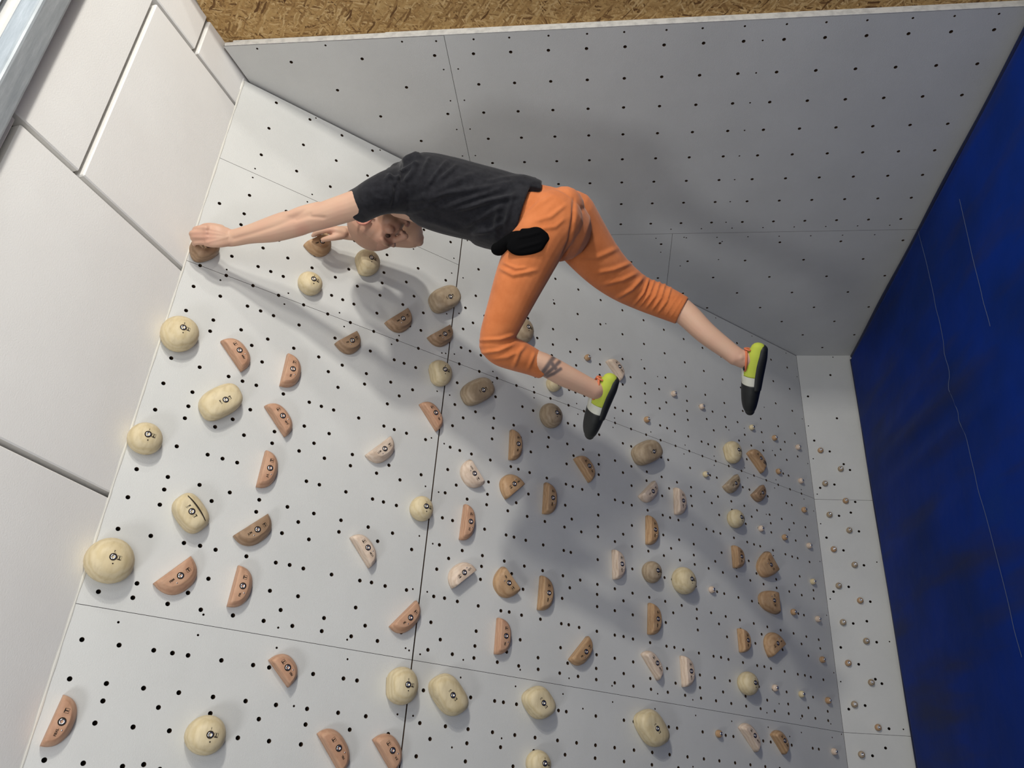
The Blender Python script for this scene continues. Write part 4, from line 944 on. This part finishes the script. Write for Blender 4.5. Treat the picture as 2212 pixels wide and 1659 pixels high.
FLS = [([(1077, 578), (1109, 594), (1161, 583)], 5, 0.007), ([(1085, 566), (1115, 580), (1140, 578)], 4, 0.005), ([(1032, 735), (1080, 733), (1114, 722)], 4, 0.007), ([(1033, 763), (1077, 758), (1116, 741)], 4.5, 0.007),
       ([(1108, 797), (1122, 760), (1137, 743)], 5, 0.006), ([(1140, 800), (1150, 775), (1156, 760)], 4, 0.004), ([(1060, 775), (1095, 772), (1120, 760)], 5, 0.005), ([(1130, 470), (1165, 440), (1200, 420)], 6, 0.005), ([(1150, 480), (1190, 468), (1225, 440)], 5, 0.005), ([(1165, 495), (1200, 490), (1222, 470)], 5, 0.004),
       ([(1240, 425), (1238, 470), (1230, 520), (1210, 565)], 4, -0.007), 
       ([(1250, 553), (1290, 556), (1338, 535)], 6, 0.005), ([(1285, 590), (1325, 583), (1368, 566)], 5, 0.006), ([(1300, 615), (1345, 605), (1380, 588)], 5, 0.006), ([(1330, 645), (1365, 625), (1392, 596)], 4.5, 0.008)]
for x0, y0, x1, y1 in ((1403, 598, 1368, 660), (1415, 601, 1380, 664), (1427, 604, 1394, 668), (1438, 608, 1408, 672), (1450, 618, 1420, 678)):
    FLS.append(([(x0, y0), ((x0 + x1) / 2 + 5, (y0 + y1) / 2 + 3), (x1, y1)], 2.6, 0.0085))
for x0, y0, x1, y1 in ((1468, 634, 1436, 684), (1478, 640, 1446, 690)): FLS.append(([(x0, y0), (x1, y1)], 1.5, 0.003))
folds(pants, FLS, 1.25)
obj('trousers', pants, PANTS, person)
# pocket turned inside out and its twisted end
PKT = material('black_lining', (0.0035, 0.0035, 0.004), 0.95, spec=0.04)
pk = union('pocket_lining', [loft([P3(1104, 513, 2.628), P3(1112, 517, 2.618), P3(1120, 523, 2.610), P3(1146, 521, 2.604), P3(1166, 514, 2.608), P3(1181, 512, 2.618)], [(0.013, 0.022), (0.013, 0.034), (0.014, 0.044), (0.015, 0.043), (0.014, 0.038), (0.010, 0.016)], IF, 24, 5, power=0.7),
                             loft([P3(1074, 538, 2.70), P3(1082, 536, 2.665), P3(1094, 524, 2.642), P3(1110, 512, 2.628)], [0.022, 0.024, 0.020, 0.018], IF, 14, 5)], 0.004, 2)
folds(pk, [([(1112, 515), (1145, 508), (1172, 500)], 4, 0.004), ([(1115, 538), (1145, 530), (1172, 522)], 4, 0.004)])
obj('pocket_lining', pk, PKT, person)
rg = [P3(1140 + 6 * math.cos(t), 555 + 5 * math.sin(t), 2.612 + 0.004 * math.sin(t)) for t in np.linspace(0, 2 * math.pi, 14)]
obj('key_clip', mesh('clip', *loft(rg, [0.0016] * len(rg), IF, 8, 2), True), BOLT, person)

# shoes -------------------------------------------------------------------
RUB = material('black_rubber', (0.012, 0.013, 0.013), 0.55, spec=0.4); LIME = material('lime_strap', (0.43, 0.50, 0.065), 0.7, spec=0.2)
WHT = material('white_microfibre', (0.55, 0.55, 0.48), 0.7); ORG = material('orange_pull_loop', (0.60, 0.16, 0.07), 0.7)
def shoe(heel, toe, ankle, upv, outv):
    """heel and toe: ends of the sole line, ankle: above the opening; upv: from the sole to the instep"""
    ax = unit(toe - heel); Ls = np.linalg.norm(toe - heel); upv = unit(upv - ax * (upv @ ax)); sd = np.cross(ax, upv)
    root = bpy.data.objects.new('climbing_shoe', None); COL.objects.link(root); root.parent = person
    S_ = lambda t, h_: heel + ax * Ls * t + upv * h_
    # closed foot shape in sections along the sole
    T_ = [0.0, 0.10, 0.24, 0.40, 0.55, 0.70, 0.84, 0.94, 1.0]
    hc_ = [0.036, 0.037, 0.038, 0.036, 0.032, 0.028, 0.023, 0.018, 0.014]
    hh = [0.026, 0.034, 0.038, 0.037, 0.034, 0.031, 0.027, 0.022, 0.015]
    ww = [0.024, 0.032, 0.036, 0.039, 0.043, 0.046, 0.045, 0.038, 0.026]
    def seg(name, a, b, mat_, grow, lift=0.0, hs=1.0, over=0.0):
        ts = np.linspace(a, b, 11); cs = [S_(t, np.interp(t, T_, hc_) + lift) for t in ts]
        rr = [(np.interp(t, T_, ww) + grow, (np.interp(t, T_, hh) + grow) * hs) for t in ts]
        o = obj(name, mesh(name, *loft(cs, rr, sd, 24, 2, 'round' if a <= 0 else 'flat', 'round' if b >= 1 else 'flat'), True), mat_, root); return o
    seg('upper', 0.0, 0.42, LIME, 0.0015); seg('tongue', 0.40, 0.60, WHT, 0.0012); seg('toe_rubber', 0.55, 1.0, RUB, 0.0030, -0.001)
    seg('sole', 0.0, 0.62, RUB, 0.0036, -0.0135, 0.68)
    fl = loft([S_(0.34, 0.074), S_(0.46, 0.068), S_(0.60, 0.056)], [(0.018, 0.006), (0.021, 0.006), (0.019, 0.005)], sd, 12, 3)
    obj('closure_flap', mesh('flap', *fl, True), WHT, root)
    st = loft([S_(0.30, 0.074) + sd * s_ for s_ in (-0.028, -0.014, 0.0, 0.014, 0.028)], [(0.010, 0.004)] * 5, ax, 10, 3)
    obj('strap', mesh('strap', *st, True), RUB, root)
    lp = [S_(0.03, 0.066) + upv * 0.016 * math.sin(t) + sd * 0.012 * math.cos(t) for t in np.linspace(0, math.pi, 9)]
    obj('pull_loop', mesh('loop', *loft(lp, [(0.003, 0.006)] * 9, ax, 8, 2), True), ORG, root)
    cl = [S_(0.22, 0.070) + ax * 0.040 * math.cos(t) + sd * 0.033 * math.sin(t) + upv * (0.002 - 0.006 * math.cos(t)) for t in np.linspace(0, 2 * math.pi, 20)]
    obj('collar', mesh('collar', *loft(cl, [0.0045] * 20, upv, 8, 2), True), ORG, root)
    return root
for hl_, toe, A_, ref in SHOES: shoe(hl_, toe, A_, A_ - ref, None)
